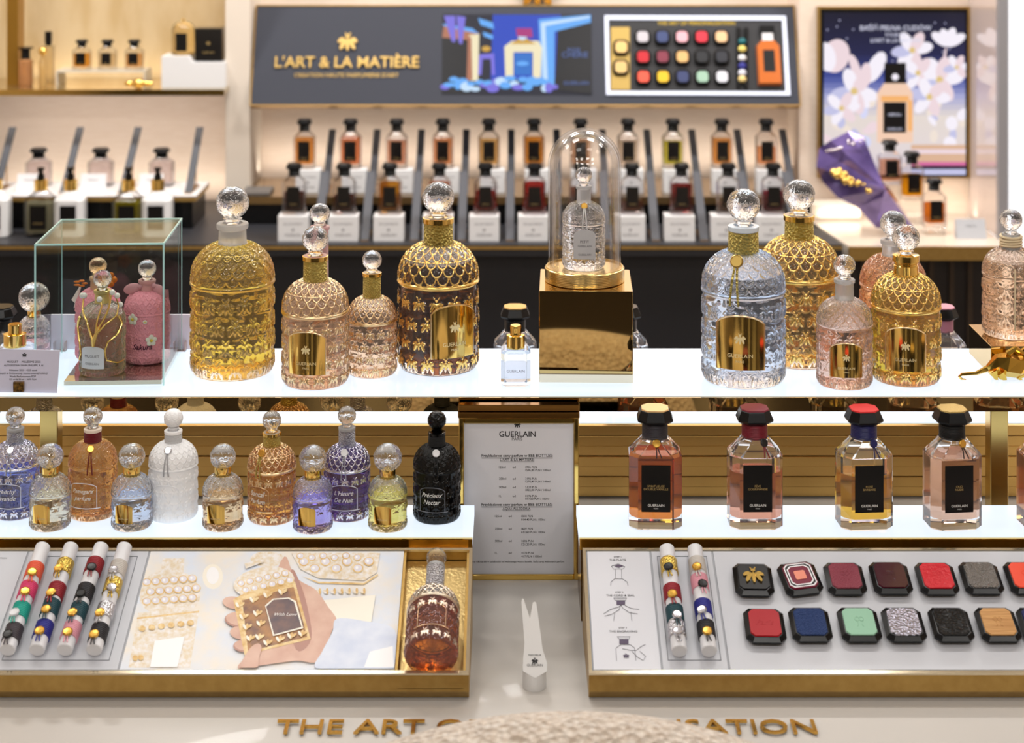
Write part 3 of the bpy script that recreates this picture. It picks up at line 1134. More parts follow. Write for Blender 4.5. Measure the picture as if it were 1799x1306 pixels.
# printed picture of a hand holding a gold bottle
pic_m = [M('print_light', (220, 228, 242), .3, var=((238, 230, 218), 26, (1, 1, 1))), M('print_glow', (250, 250, 252), .3), M('print_skin', (206, 160, 140), .3, var=((222, 184, 164), 40, (1, 1, 1))),
         M('print_gold', (216, 172, 96), .3, var=((240, 214, 160), 160, (1, 1, 1))), M('print_amber', (184, 128, 64), .3, var=((120, 78, 56), 70, (1, 1, 1))), M('print_sleeve', (222, 229, 244), .3, var=((204, 214, 236), 40, (1, 1, 1))),
         M('print_pale_gold', (226, 208, 176), .3, var=((240, 236, 234), 220, (1, 1, 1))), M('print_label_brown', (74, 52, 62), .3, var=((120, 82, 70), 60, (1, 1, 1))), M('print_skin_shade', (178, 128, 112), .3), M('print_cream', (246, 240, 226), .3), M('print_lilac', (226, 222, 232), .3)]
mb = MB()
mb.box(x_pic0 + .0012, x_slot0 - .001, y0, y1, .0002, .0020)
lay = [0]
def ppoly(mi, pts, raw=False):
    lay[0] += 1
    q = [tp(*p) for p in pts]
    q = [(min(max(x, x_pic0 + .0014), x_slot0 - .0012), min(max(y, y0 + .0002), y1 - .0002)) for x, y in q]
    mb.mi = mi
    mb.flat(q, .0020 + .000012 * lay[0])
def pcell(x, y, s_):
    ppoly(3, ell(x, y, s_, s_ * .85)); ppoly(10, ell(x, y - .6, s_ * .78, s_ * .64)); ppoly(1, ell(x - s_ * .2, y - 1, s_ * .25, s_ * .3))
def smooth_poly(P, n=5):
    out = []
    for i in range(len(P)):
        p0, p1, p2, p3 = (Vector(P[(i + k - 1) % len(P)]) for k in range(4))
        for t2 in np.linspace(0, 1, n, endpoint=False):
            t2 = float(t2)
            v = .5 * (2 * p1 + (p2 - p0) * t2 + (2 * p0 - 5 * p1 + 4 * p2 - p3) * t2 ** 2 + (3 * p1 - p0 - 3 * p2 + p3) * t2 ** 3)
            out.append((v.x, v.y))
    return out
ppoly(9, ell(374, 1016, 18, 22)); ppoly(1, ell(374, 1014, 11, 15)); ppoly(6, ell(470, 985, 30, 14))
ppoly(6, [(282, 1012), (286, 984), (324, 984), (322, 1014)]); ppoly(6, ell(298, 1046, 55, 42)); ppoly(6, [(243, 1080), (350, 1074), (334, 1176), (226, 1176)])
ppoly(3, [(241, 1088), (350, 1076), (350, 1079), (241, 1091)])
for i in range(6):
    for j in range(3):
        pcell(258 + i * 16 + j % 2 * 7, 1026 + j * 17 - i * 1.2, 8.2)
for i in range(6):
    ppoly(3, ell(250 + i * 17, 1108 - i * 2, 6, 5)); ppoly(3, ell(238 + i * 10, 1160 - i * 1, 5, 5)) if i < 2 else None
ppoly(1, [(264, 1176), (272, 1130), (325, 1122), (312, 1176)])
ppoly(6, [(512, 975), (668, 975), (662, 1010), (640, 1024), (560, 1020), (528, 1004)]); ppoly(3, [(530, 1016), (560, 1026), (640, 1028), (664, 1012), (664, 1015), (640, 1031), (560, 1029)])
for i in range(7):
    pcell(534 + i * 19, 991 + (i % 2) * 12, 9.5); pcell(528 + i * 20, 981 + (i % 2) * 3, 7) if i < 6 else None; ppoly(3, ell(562 + i * 13, 1043, 2.4, 5.5)); ppoly(6, ell(558 + i * 13, 1044, 2.4, 4, -.5))
ppoly(9, [(562, 1060), (660, 1050), (652, 1100), (580, 1100)])
ppoly(2, smooth_poly([(494, 990), (512, 1004), (526, 1024), (556, 1042), (576, 1070), (592, 1094), (584, 1112), (560, 1166), (520, 1166), (460, 1174), (432, 1178), (418, 1176), (440, 1140)]))
ppoly(8, smooth_poly([(512, 1006), (526, 1026), (540, 1070), (547, 1128), (520, 1146), (500, 1060)]))
ppoly(5, smooth_poly([(592, 1092), (640, 1096), (694, 1112), (700, 1176), (630, 1180), (556, 1179), (566, 1150), (584, 1116)])); ppoly(1, [(640, 1177), (650, 1150), (690, 1140), (692, 1177)])
ppoly(6, [(430, 995), (462, 984), (464, 992), (432, 1004)])
ppoly(2, ell(412, 1064, 21, 11, .15)); ppoly(8, ell(418, 1094, 23, 13, .1)); ppoly(2, ell(420, 1092, 23, 12, .1)); ppoly(2, ell(426, 1117, 22, 12, .1)); ppoly(8, ell(430, 1140, 20, 11)); ppoly(2, ell(432, 1138, 20, 10))
ppoly(6, ell(464, 1028, 54, 27, -.15)); ppoly(3, [(410, 1058), (432, 1046), (512, 1022), (519, 1028), (546, 1128), (430, 1156)]); ppoly(4, [(426, 1060), (516, 1036), (540, 1124), (436, 1150)])
for i in range(6):
    for j in range(2):
        pcell(424 + i * 15.5 + j * 8, 1030 - i * 3.4 + j * 12, 7)
for (x, y) in ((421, 1067), (446, 1058), (470, 1050), (496, 1044), (428, 1088), (452, 1082), (434, 1106), (458, 1100), (440, 1126), (456, 1124), (470, 1134), (492, 1128), (512, 1122), (531, 1118)):
    ppoly(3, ell(x, y + 1, 2.6, 6.5, .25)); ppoly(9, ell(x - 4, y + 1, 2.4, 5, -.5)); ppoly(3, ell(x + 5, y, 2.4, 5, .9))
ppoly(9, [(466, 1070), (480, 1058), (508, 1056), (520, 1062), (533, 1110), (480, 1124)]); ppoly(7, [(468, 1072), (481, 1060), (507, 1058), (517, 1064), (530, 1108), (482, 1121)])
ppoly(2, smooth_poly([(424, 1178), (430, 1160), (442, 1143), (454, 1137), (460, 1144), (456, 1160), (452, 1179)]))
pic = mb.build('printed_picture', pic_m, tl, smooth=False, recalc=False)
mb = MB(); a = tp(502, 1088); b_ = tp(528, 1088)
write(mb, 'With Love', a[0], a[1], .0020 + .000012 * (lay[0] + 4), width=(b_[0] - a[0]) * 1.5, shear=.35); mb.build('lettering', M('print_white', (245, 240, 235), .4), pic, smooth=False)

# ------------------------------------------------------------------ bottle plates on the tray
def inlay(name, col, **k):
    k.setdefault('spec', .25)
    return M('plate_' + name, col, **k)


PLATES = [
    (1323, 1023, -.02, 'black with a raised gold bee', inlay('bee_black', (20, 20, 22), rough=.25, coat=.4), 'bee'),
    (1405, 1021, .16, 'striped enamel round a red centre', inlay('enamel', (120, 24, 52), rough=.2, coat=.5), 'stripe'),
    (1484, 1021, 0, 'dusty rose leather', inlay('rose', (142, 66, 80), rough=.5, bump=('voronoi', 700, .8, .0015)), 'logo'),
    (1564, 1020, 0, 'glossy dark burgundy', inlay('burgundy', (64, 10, 28), rough=.15, coat=.5, bump=('wave_y', 300, .4, .0004)), 'logo'),
    (1645, 1021, 0, 'scarlet crinkled leather', inlay('scarlet', (204, 28, 42), rough=.25, coat=.4, bump=('noise', 260, .8, .0012)), 'logo'),
    (1723, 1020, 0, 'silver and gold glitter', inlay('glitter', (150, 148, 146), rough=.35, metal=.8, bump=('voronoi', 600, 1, .003)), None),
    (1802, 1020, 0, 'flat coral orange', inlay('coral', (238, 84, 60), rough=.5), 'logo'),
    (1343, 1104, -.02, 'red sealing wax with script', inlay('wax', (168, 8, 24), rough=.35), 'script'),
    (1423, 1102, 0, 'blue woven denim', inlay('denim', (48, 68, 116), rough=.7, bump=('voronoi', 700, 1, .002)), None),
    (1509, 1102, 0, 'pale mint green', inlay('mint', (146, 190, 164), rough=.5), 'logo'),
    (1587, 1102, 0, 'hammered silver', inlay('hammered', (205, 205, 222), rough=.25, metal=.8, bump=('voronoi', 420, 1, .0025)), None),
    (1670, 1102, 0, 'black crocodile leather', inlay('croc', (16, 18, 20), rough=.2, coat=.4, bump=('voronoi', 300, 1, .0025)), None),
    (1752, 1102, 0, 'light oak wood', inlay('oak', (206, 158, 100), rough=.5, var=((178, 128, 76), 60, (.6, 9, 1))), 'logo'),
    (1826, 1102, 0, 'navy blue', inlay('navy', (28, 34, 84), rough=.4), None)]
for px, py, rz, what, mat, deco in PLATES:
    x, y = tp(px, py, .006)
    o = root('bottle_plate', 'black cap plate faced in %s, on the grey tray' % what, 'bottle plate', on_tray(x, y, .0022), group='bottle plates on the tray', scale=1.07, rot=(Matrix.Rotation(TA, 3, 'X') @ Matrix.Rotation(rz, 3, 'Z')).to_euler())
    mb = MB()
    mb.loft([octa(.030, .032, .0045, 0), octa(.030, .032, .0045, .0018), octa(.0395, .0425, .0062, .0042), octa(.040, .043, .0062, .0070), octa(.0325, .0355, .0042, .0098), octa(.030, .033, .004, .0100)])
    mb.build('plate_body', BLACK, o, angle=12)
    mb = MB()
    mb.loft([octa(.031, .034, .0042, .0098), octa(.0302, .0332, .0042, .0112)])
    f = mb.build('plate_face', mat, o, angle=12)
    mb = MB()
    if deco == 'bee':
        bee_logo(mb, 0, 0, .0112, .020, .0016, face='z')
        mb.build('bee_emblem', GOLD, f, smooth=False)
    elif deco == 'logo':
        for s in (-1, 1):
            mb.tube([(a[0], a[1], .0113) for a in ell(s * .0022, .0026, .0022, .0026, 0, 14, 0, 6.2)], .00022, 4)
            mb.tube([(s * .0022, 0, .0113), (s * .0016, -.005, .0113), (s * .0034, -.0066, .0113)], .00022, 4)
        mb.build('monogram', mat, f)
    elif deco == 'script':
        write(mb, 'Paris', 0, -.003, .0112, width=.018, shear=.35, extrude=.02)
        mb.build('script', mat, f, smooth=False)
    elif deco == 'stripe':
        WS = M('plate_enamel_white', (230, 228, 232), .25)
        for s0, s1 in ((.0285, .0262), (.0235, .0212)):
            mb.loft([octa(s0, s0 * 1.1, .004, .0110), octa(s0, s0 * 1.1, .004, .0115), octa(s1, s1 * 1.1, .0036, .0115), octa(s1, s1 * 1.1, .0036, .0110)], cap=False)
        mb.build('enamel_stripe', WS, f, smooth=False)
        MB().loft([octa(.0262, .0288, .0036, .0111), octa(.0262, .0288, .0036, .0113)]).build('enamel_band', BLACK, f, smooth=False)
        MB().loft([octa(.021, .0231, .002, .0111), octa(.021, .0231, .002, .0114)]).build('enamel_field', mat, f, smooth=False)
        MB().loft([octa(.0115, .0115, .001, .0113), octa(.0115, .0115, .001, .0118)]).build('enamel_square', M('plate_peach', (226, 130, 100), .3), f, smooth=False)

# amber bottle lying in the gold slot
x, y = tp(758, 1168)
Rb = .0272
bee_bottle('amber bee bottle lying on its back in the hammered gold slot of the tray', 0, 0, 0, 0, 0, liq=(226, 140, 50), level=2.25, neck='wrap', wrapmat=MESHSILVER, window=(0., .55, .65, 1.72), seal=None, gild=M('worn_silver_gilding', (226, 210, 190), .3, 1),
           loc=on_tray(x, y0 + .001, Rb * 1.06 - .0118), R=Rb, T=5.5, rot=(TA - math.pi / 2, 0, 0), wink=GILTPALE)

# ------------------------------------------------------------------ price notice in its gold frame, blotter stand, chair
Yf = 2.069
xl, xr = xo(806, Yf), xo(1017, Yf)
zt = EYE - (712 - HY) / F * Yf
fr = root('price_notice', 'upright gold framed price notice standing between the two low shelves', 'framed notice', ((xl + xr) / 2, Yf, ZC))
hw, hh = (xr - xl) / 2, zt - ZC
mb = MB(); w = .0062
mb.cbox(-hw, -hw + w, 0, .012, 0, hh - .012, .001).cbox(hw - w, hw, 0, .012, 0, hh - .012, .001).cbox(-hw + w, hw - w, 0, .012, 0, w, .001).cbox(-hw + w, hw - w, 0, .012, hh - .0225, hh - .0165, .001)
mb.build('frame', GOLD, fr, smooth=False)
mb = MB()
mb.cbox(-hw - .001, hw + .001, -.001, .013, hh - .0165, hh - .0085, .0015).cbox(-hw - .001, hw + .001, -.001, .013, hh - .0080, hh, .0015)
mb.build('top_bar', M('bronze_bar', (150, 112, 60), .12, 1), fr, smooth=False)
sh = MB().box(-hw + w, hw - w, .0035, .010, w, hh - .0225).build('paper', M('price_paper', (222, 220, 224), .4, coat=.1), fr, smooth=False)
mb = MB()
def fpos(px, py):
    p_ = pt(px, py, Yf + .0035); return p_.x - (xl + xr) / 2, p_.z - ZC
def fw(px): return px / F * (Yf + .0035)
a = fpos(909, 746.5); bee_logo(mb, a[0], .0033, a[1], .0075, .0002)
for txt, px, py, wpx, bo in (('GUERLAIN', 909, 767.5, 64, .012), ('PARIS', 908.5, 774, 18, 0), ('Przykładowe ceny perfum w BEE BOTTLES:', 908.5, 803, 125, .012), ("L'ART & LA MATIERE:", 908.5, 810, 60, .01),
                             ('Przykładowe ceny perfum w BEE BOTTLES:', 908, 889, 125, .012), ('AQUA ALLEGORIA', 907.5, 896, 49, .01),
                             ('Ceny różnią się w zależności od wybranego wzoru butelki, ilości oraz wybranych perfum', 908, 988.5, 166, .004)):
    a = fpos(px, py); write(mb, txt, a[0], .0033, a[1], width=fw(wpx), face='y', bold=bo)
for px, py, wpx in ((908.5, 804.6, 125), (908.5, 811.2, 60), (908, 890.6, 125), (907.5, 897.2, 49)):
    a = fpos(px, py); mb.box(a[0] - fw(wpx) / 2, a[0] + fw(wpx) / 2, .0030, .0034, a[1] - .0003, a[1])
rows = [(823, '125ml', '1996 PLN', '1596,80 PLN / 100ml'), (843, '250ml', '3196 PLN', '1278,40 PLN / 100ml'), (858, '500ml', '5110 PLN', '1022,00 PLN / 100ml'), (873.5, '1L', '8176 PLN', '817,60 PLN / 100ml'),
        (909, '125ml', '1018 PLN', '814,40 PLN / 100ml'), (931, '250ml', '1629 PLN', '651,60 PLN / 100ml'), (952.5, '500ml', '2606 PLN', '521,20 PLN / 100ml'), (973.5, '1L', '4170 PLN', '417 PLN / 100ml')]
for i, (py, q, p1, p2) in enumerate(rows):
    sx = 0 if i < 4 else -7
    for txt, px, dy in ((q, 881 + sx, 0), ('od', 905 + sx, 0), (p1, 923 + sx, 0), (p2, 923 + sx, 5 if i < 4 else 6)):
        a = fpos(px, py + dy)
        write(mb, txt, a[0] if len(txt) > 5 else a[0] - .003, .0033, a[1], size=.0036, face='y', anchor='l' if len(txt) > 3 or txt == 'od' else 'l', bold=.006)
mb.build('lettering', INK, sh, smooth=False)

# white scent blotter stand
Yb = yo(1217, HC); Rb2 = 21 / F * Yb
bs = root('blotter_stand', 'white porcelain scent blotter stand with a notched upright blade on the table', 'blotter stand', (xo(939, Yb), Yb + Rb2, ZC))
PORC = M('white_porcelain', (226, 225, 224), .3, coat=.3)
mb = MB()
ringz = lambda z0, k: [(Rb2 * math.cos(a), Rb2 * math.sin(a), z0 + k * (math.sin(a) * Rb2 + Rb2)) for a in np.linspace(0, 2 * math.pi, 40, endpoint=False)]
mb.loft([[(x_ * .96, y_ * .96, 0) for x_, y_, z_ in ringz(0, 0)], ringz(.001, 0), ringz(.0165, .35), [(x_ * .95, y_ * .95, z_ + .0008) for x_, y_, z_ in ringz(.0165, .35)]])
mb.build('foot', PORC, bs)
def bp(px, py, lift=0.):
    """point on the blade, a plate leaning gently back from the rear of the foot"""
    d = Vector(((px - CX) / F, 1, -(py - HY) / F)); n_ = Vector((0, -.82, .57)).normalized()
    P0 = Vector((xo(939, Yb), Yb + .001, ZC + .018)) + n_ * lift
    k = (P0 - Vector((0, 0, EYE))).dot(n_) / d.dot(n_)
    return Vector((0, 0, EYE)) + d * k - bs.location
front = [bp(*p) for p in ((919, 1180), (919, 1160), (921.5, 1130), (918, 1085), (916, 1058), (917.5, 1052), (920, 1053), (931, 1087), (936, 1059), (939, 1057.5), (942, 1059), (946.5, 1090), (953, 1140), (961, 1165), (961, 1180), (940, 1192))]
back = [p_ + Vector((0, .004, -.0028)) for p_ in front]
mb = MB(); mb.loft([[tuple(p_) for p_ in front], [tuple(p_) for p_ in back]])
bl = mb.build('blade', PORC, bs, smooth=False)
mb = MB()
n_ = Vector((0, -.82, .57)).normalized(); u_ = Vector((0, n_.z, -n_.y))
a = bp(939.5, 1162, .0003); mb.M = Matrix((Vector((1, 0, 0)), u_, n_)).transposed().to_4x4(); mb.M.translation = a
bee_logo(mb, 0, 0, 0, .0065, .0002, face='z'); write(mb, 'GUERLAIN', 0, -.0052, 0, width=.0165); write(mb, 'PARFUMEUR', 0, .0050, 0, width=.0135)
mb.build('lettering', INK, bl, smooth=False)

# cream boucle bar chair in front of the table
ch = root('boucle_chair', 'cream boucle chair whose rounded back rises in front of the table', 'chair', (xo(1004, 1.51), 1.46, 0))
BOUCLE = M('cream_boucle', (224, 212, 198), .95, var=((196, 178, 160), 150, (1, 1, 1)), bump=('voronoi', 130, 1., .006), sheen=.4)
zt = EYE - (1264 - HY) / F * 1.51
mb = MB()
rings = []
for t_ in np.linspace(0, 1, 15):
    th = .035 * math.sqrt(max(.02, 1 - (2 * t_ - 1) ** 2)) ** .8 + .004
    yy = -.0 + (2 * t_ - 1) * .045
    top_ = []
    e_ = math.sqrt(max(0.03, 1 - (2 * t_ - 1) ** 2))
    n = 41
    for i in range(n):
        x_ = -.27 + .54 * i / (n - 1)
        z_ = zt - .03 * (1 - e_) - .48 + math.sqrt(.48 ** 2 - x_ * x_ * .98) - (0 if abs(x_) < .22 else (abs(x_) - .22) * 2.2)
        top_.append((x_, .05 + yy, z_))
    top_ += [(.27, .05 + yy, zt - .17), (.15, .05 + yy, zt - .065), (-.15, .05 + yy, zt - .065), (-.27, .05 + yy, zt - .17)]
    rings.append(top_)
mb.loft(rings)
mb.build('backrest', BOUCLE, ch, angle=60)
MB().cbox(-.24, .24, -.42, .0, .38, .46, .03).build('seat', BOUCLE, ch)
for sx in (-1, 1):
    MB().tube([(sx * .20, .05, zt - .16), (sx * .21, .03, .40)], .014, 12).build('back_post', GOLD, ch)
    for yy in (-.36, .05):
        MB().tube([(sx * .21, yy, .385), (sx * .24, yy, 0)], [.018, .013], 12).build('leg', GOLD, ch)

# ------------------------------------------------------------------ bottles on the raised lit shelf
RED = M('crimson_thread', (128, 10, 34), .45, bump=('wave_z', 7, .6, .02))
CLAMP = dict(h=HU)
bee_bottle('tall bee bottle of yellow perfume with frosted neck and ungilded relief', 408.5, 673, 143, 327, HU, (250, 212, 76), 2.82, neck='frost')
bee_bottle('blush bee bottle with frosted neck standing behind two gold collared ones', 562, 645, 89, 357, HU, (253, 236, 222), 2.9, glass=PALEPINK, neck='frost', lip=FROSTPINK)
bee_bottle('blush gilded bee bottle with gold plate and braided collar, third from the glass case', 554, 688, 114, 397, HU, (253, 234, 212), 3.0, glass=PALEPINK, neck='wrap', wrapmat=MESHGOLD, ringmat=GOLD, gild=GILTPALE, plate=(-.16, .5, 1.8), lip=FROSTPINK)
bee_bottle('small peach gilded bee bottle without plate beside the dark amber one', 653.5, 667, 85, 440, HU, (253, 230, 206), 3.0, glass=PALEPINK, neck='wrap', wrapmat=MESHGOLD, ringmat=GOLD, gild=GILTPALE)
bee_bottle('large dark amber bee bottle with heavy gold gilding and turned gold plate', 770, 664, 138, 319, HU, (140, 78, 10), 2.7, neck='wrap', wrapmat=MESHGOLD, ringmat=GOLD, gild=GILT, plate=(.44, .48, 1.8))
bee_bottle('large clear bee bottle with white rimmed braided neck, gold seal and gold plate', 1306, 687, 143, 331, HU, (226, 236, 252), 2.6, neck='wrap', wrapmat=MESHGOLD, plate=(-.21, .5, 1.8), seal=(-.35, 3.02, M('seal_antique_gold', (190, 160, 90), .3, 1), MESHGOLD, 1.0), lip=M('white_glass_lip', (225, 235, 245), .2))
bee_bottle('large golden gilded bee bottle with braided collar behind the clear one', 1404, 652, 137, 315, HU, (250, 214, 130), 3.0, neck='wrap', wrapmat=MESHGOLD, ringmat=GOLD, gild=GILT)
bee_bottle('small pale pink bee bottle with frosted neck and a gold plate', 1483.5, 688, 95, 447, HU, (252, 232, 226), 2.2, glass=PALEPINK, neck='frost', plate=(-.126, .5, 1.75))
bee_bottle('orange pink bee bottle with frosted neck half hidden behind the olive gold one', 1569, 640, 112, 370, HU, (252, 198, 146), 2.95, glass=PALEPINK, neck='frost')
bee_bottle('olive gold gilded bee bottle with bare gold neck and gold plate', 1591.5, 683, 117, 394, HU, (240, 214, 70), 3.0, neck='gold', gild=GILT, plate=(-.237, .5, 1.8))

# sprays and flacons on the rear side, flacons that show above the back edge
spray_bottle('clear spray bottle with a trace of pink perfume beside the glass case', 60, 634, 54, 496, HU, (250, 190, 200), .9, plate=False)


def travel_spray(label, cx, bot, wpx, top, h):
    Yf = yo(bot, h)
    w = wpx / F * Yf
    hb = (h - (591 + 20 - HY) / F * (Yf + w / 2)) if cx > 500 else .028
    r = root('travel_spray', label, 'perfume bottle', (xo(cx, Yf), Yf + w / 2, EYE - h))
    c = w * .12
    MB().cbox(-w / 2, w / 2, -w / 2, w / 2, 0, hb, c).build('body', GLASS, r, angle=15)
    MB().cbox(-w / 2 + .004, w / 2 - .004, -w / 2 + .004, w / 2 - .004, .005, hb * .62, c * .7).build('perfume', juice((232, 238, 250)), r, angle=15)
    MB().lathe([(w * .31, hb + .0002), (w * .31, hb + .016), (w * .28, hb + .0165), (w * .19, hb + .0168), (w * .19, hb + .0275), (w * .17, hb + .0285), (.0004, hb + .0285)], 32).build('spray_head', GOLD, r)
    mb = MB(); write(mb, 'GUERLAIN', 0, -w / 2 - .0003, hb * .42, width=w * .6, face='y'); mb.build('lettering', GREYINK, r, smooth=False)
    return r


travel_spray('tiny square clear travel spray with gold nozzle beside the gold pedestal', 906, 681, 52, 575, HU)
travel_spray('clear square spray with wide gold nozzle behind the lilac card', 17, 655, 64, 558, HU)

# gold mirror pedestal with glass dome and the clear bottle inside
Yp = yo(673, HU); s = 165 / F * Yp
zp = (673 - 512) / F * Yp
pd = root('gold_pedestal', 'mirror polished gold cube pedestal carrying the glass dome', 'pedestal', (xo(1032, Yp), Yp + s / 2, ZU), rz=-.03)
MB().cbox(-s / 2, s / 2, -s / 2, s / 2, .0112, zp, .0008).build('cube', MIRRORGOLD, pd, smooth=False)
MB().cbox(-s / 2, s / 2, -s / 2, s / 2, 0, .011, .0008).build('plinth', M('champagne_plinth', (240, 230, 208), .15, .6), pd, smooth=False)
hd = HU - zp
zd = ZU + zp
Yd = Yp + s / 2
rb = 70 / F * Yd
dm = root('glass_dome', 'tall glass bell dome on a round brass base on the gold pedestal', 'glass dome', (xo(1027, Yd), Yd, zd + .0002))
MB().lathe([(rb - .001, 0), (rb, .0008), (rb, .0165), (rb - .002, .0185), (rb - .003, .0185), (rb - .003, .0165), (.001, .0165)], 64).build('brass_base', BRUSHED, dm)
rd = 64.5 / F * Yd
ztop = (hd * F / Yd + HY - 225) * Yd / F
prof = [(rd, .0172)] + [(rd, z_) for z_ in np.linspace(.03, ztop - rd, 6)] + [(rd * math.cos(a), ztop - rd + rd * math.sin(a)) for a in np.linspace(.06, 1.56, 20)]
inner = [(max(.0002, r_ - .0022), z_ - (.0022 if i > 8 else 0)) for i, (r_, z_) in enumerate(prof)][::-1]
n = 72
mb = MB()
mb.loft([[(r_ * math.cos(2 * math.pi * i / n), r_ * math.sin(2 * math.pi * i / n), z_) for i in range(n)] for r_, z_ in prof], cap=False)
mb.loft([[(r_ * math.cos(2 * math.pi * i / n), r_ * math.sin(2 * math.pi * i / n), z_) for i in range(n)] for r_, z_ in inner], cap=False)
mb.build('bell', DOMEGLASS, dm, recalc=False)
h2 = EYE - (zd + .0168)
r = bee_bottle('small clear bee bottle with white label under the glass dome', 1025.5, 478, 73, 293, h2, None, neck='frost', seal=(0., 3.05, SEALS['gold'], M('white_cord', (235, 235, 235), .6), 1.0))
p = plate_mesh('paper_label', CARD, 0., .52, .6, 2.0, R=1.04, thick=.012).build('paper_label', M('silver_white_label', (224, 224, 226), .35), r, angle=50)
mb = MB()
write(mb, 'PETIT', 0, 0, 1.38, width=.42, wrap=(1.058, 0)); write(mb, 'GUERLAIN', 0, 0, 1.18, width=.66, wrap=(1.058, 0)); write(mb, 'GUERLAIN', 0, 0, .78, width=.62, wrap=(1.058, 0))
mb.build('lettering', GREYINK, p, smooth=False)

# gold box with the cord hung bottle, gold faceted animal
Yg = yo(655, HU)
gb = root('gold_box', 'low mirror gold box at the shelf end under a blush bottle', 'pedestal', (xo(1741, 2.2), 2.175, ZU))
wx = .062
MB().cbox(0, wx * 2, 0, .105, 0, .038, .0006).build('cube', MIRRORGOLD, gb, smooth=False)
gb.location.x = xo(1741, 2.175)
ROPE = M('twine', (226, 206, 170), .7)
r = bee_bottle('blush bee bottle with twine wound neck standing on the low gold box', 1776, 600, 96, 367, HU - .0382, (250, 224, 196), 2.7, glass=PALEPINK, neck='rope', wrapmat=ROPE)
mb = MB(); mb.tube([(1.06 * math.sin(-.15), -1.06, 2.6 - z_) for z_ in np.linspace(0, 2.2, 12)], .03, 6); mb.build('hanging_cord', ROPE, r)

fa = root('gold_figurine', 'faceted gold animal figurine with long curled tail on the lit shelf', 'figurine', (xo(1760, 2.16), 2.16, ZU))
def fp(px, py, dy=0.):
    p_ = pt(px, py, 2.16 + dy); return Vector((p_.x - fa.location.x, dy, p_.z - ZU))
mb = MB()
def facet(pts, r0):
    rings = []
    for (px, py, ra), i in zip(pts, range(len(pts))):
        c_ = fp(px, py)
        nx = pts[min(i + 1, len(pts) - 1)]; pv = pts[max(i - 1, 0)]
        d_ = (fp(nx[0], nx[1]) - fp(pv[0], pv[1])).normalized()
        w_ = d_.cross(Vector((0, 1, 0))).normalized()
        k = ra / F * 2.16
        rings.append([tuple(c_ + w_ * k * math.cos(a) + Vector((0, 1, 0)) * k * .8 * math.sin(a)) for a in (0.5, 1.8, 3.1, 4.3, 5.5)])
    mb.loft(rings)
facet([(1697, 668, 2), (1690, 667, 2.5), (1685, 662, 2.5), (1690, 658, 3), (1715, 656, 3.5), (1735, 648, 6), (1752, 636, 14), (1768, 640, 22), (1790, 645, 20), (1812, 640, 17), (1832, 622, 12), (1846, 612, 7), (1858, 614, 3)], 0)
facet([(1758, 655, 10), (1764, 666, 6), (1766, 676, 4), (1762, 684, 3.5), (1758, 688.5, 3)], 0)
facet([(1745, 652, 8), (1750, 664, 4), (1752, 672, 3)], 0)
facet([(1800, 655, 9), (1790, 664, 5), (1798, 674, 4), (1806, 680, 3)], 0)
facet([(1770, 622, 6), (1785, 612, 5), (1799, 622, 4), (1808, 640, 4)], 0)
mb.build('faceted_body', M('bright_gold', (230, 190, 90), .12, 1), fa, smooth=False)

# glass case with two bottles
Yc0 = yo(681, HU)
cw, cd, chh = 224 / F * Yc0, .154, (681 - 433) / F * Yc0
case = root('glass_case', 'square glass display case on a mirror base beside the yellow bee bottle', 'glass case', (xo(177.5, Yc0 + cd / 2) + .012, Yc0 + cd / 2 + .004, ZU), rz=.045)
t_ = .0022
for nm, bx in (('front_pane', (-cw / 2, cw / 2, -cd / 2, -cd / 2 + t_, .0, chh)), ('back_pane', (-cw / 2, cw / 2, cd / 2 - t_, cd / 2, 0, chh)), ('side_pane', (-cw / 2, -cw / 2 + t_, -cd / 2 + t_, cd / 2 - t_, 0, chh)), ('side_pane', (cw / 2 - t_, cw / 2, -cd / 2 + t_, cd / 2 - t_, 0, chh)), ('top_pane', (-cw / 2, cw / 2, -cd / 2, cd / 2, chh, chh + t_))):
    MB().box(*bx).build(nm, see('case_top_pane', (.92, .95, .92), .05) if nm == 'top_pane' else PANE, case, smooth=False)
mb = MB(); e = .0009
for sx in (-1, 1):
    mb.box(sx * cw / 2 - e, sx * cw / 2 + e, -cd / 2 - e * .4, -cd / 2 + t_, .0, chh + t_)
    mb.box(sx * cw / 2 - e * .6, sx * cw / 2 + e * .6, cd / 2 - e, cd / 2, .0, chh + t_)
    mb.box(sx * cw / 2 - e, sx * cw / 2 + e, -cd / 2, cd / 2, chh + .0004, chh + t_ + .0003)
for y_ in (-cd / 2, cd / 2 - t_):
    mb.box(-cw / 2, cw / 2, y_, y_ + t_, chh + .0004, chh + t_ + .0003)
mb.build('polished_edge', PANE_EDGE, case, smooth=False)
MB().box(-cw / 2 + .035, cw / 2 - .003, -cd / 2 + .003, cd / 2 - .004, .001, .0062).build('mirror_base', M('bronze_mirror', (205, 190, 168), .02, 1), case, smooth=False)
zb_ = HU - .0064
r = bee_bottle('pink glitter bee bottle with pink ribbon bow and white blossoms inside the glass case', 258.5, 643, 78, 456, zb_, (236, 112, 128), 3.0, glass=M('pink_glitter_glass', (255, 168, 184), .25, trans=.12, ior=1.4, bump=('voronoi', 12, .25, .03)), neck='frost', lip=FROSTPINK)
RIB = M('sheer_pink_ribbon', (232, 172, 182), .5, trans=.3)
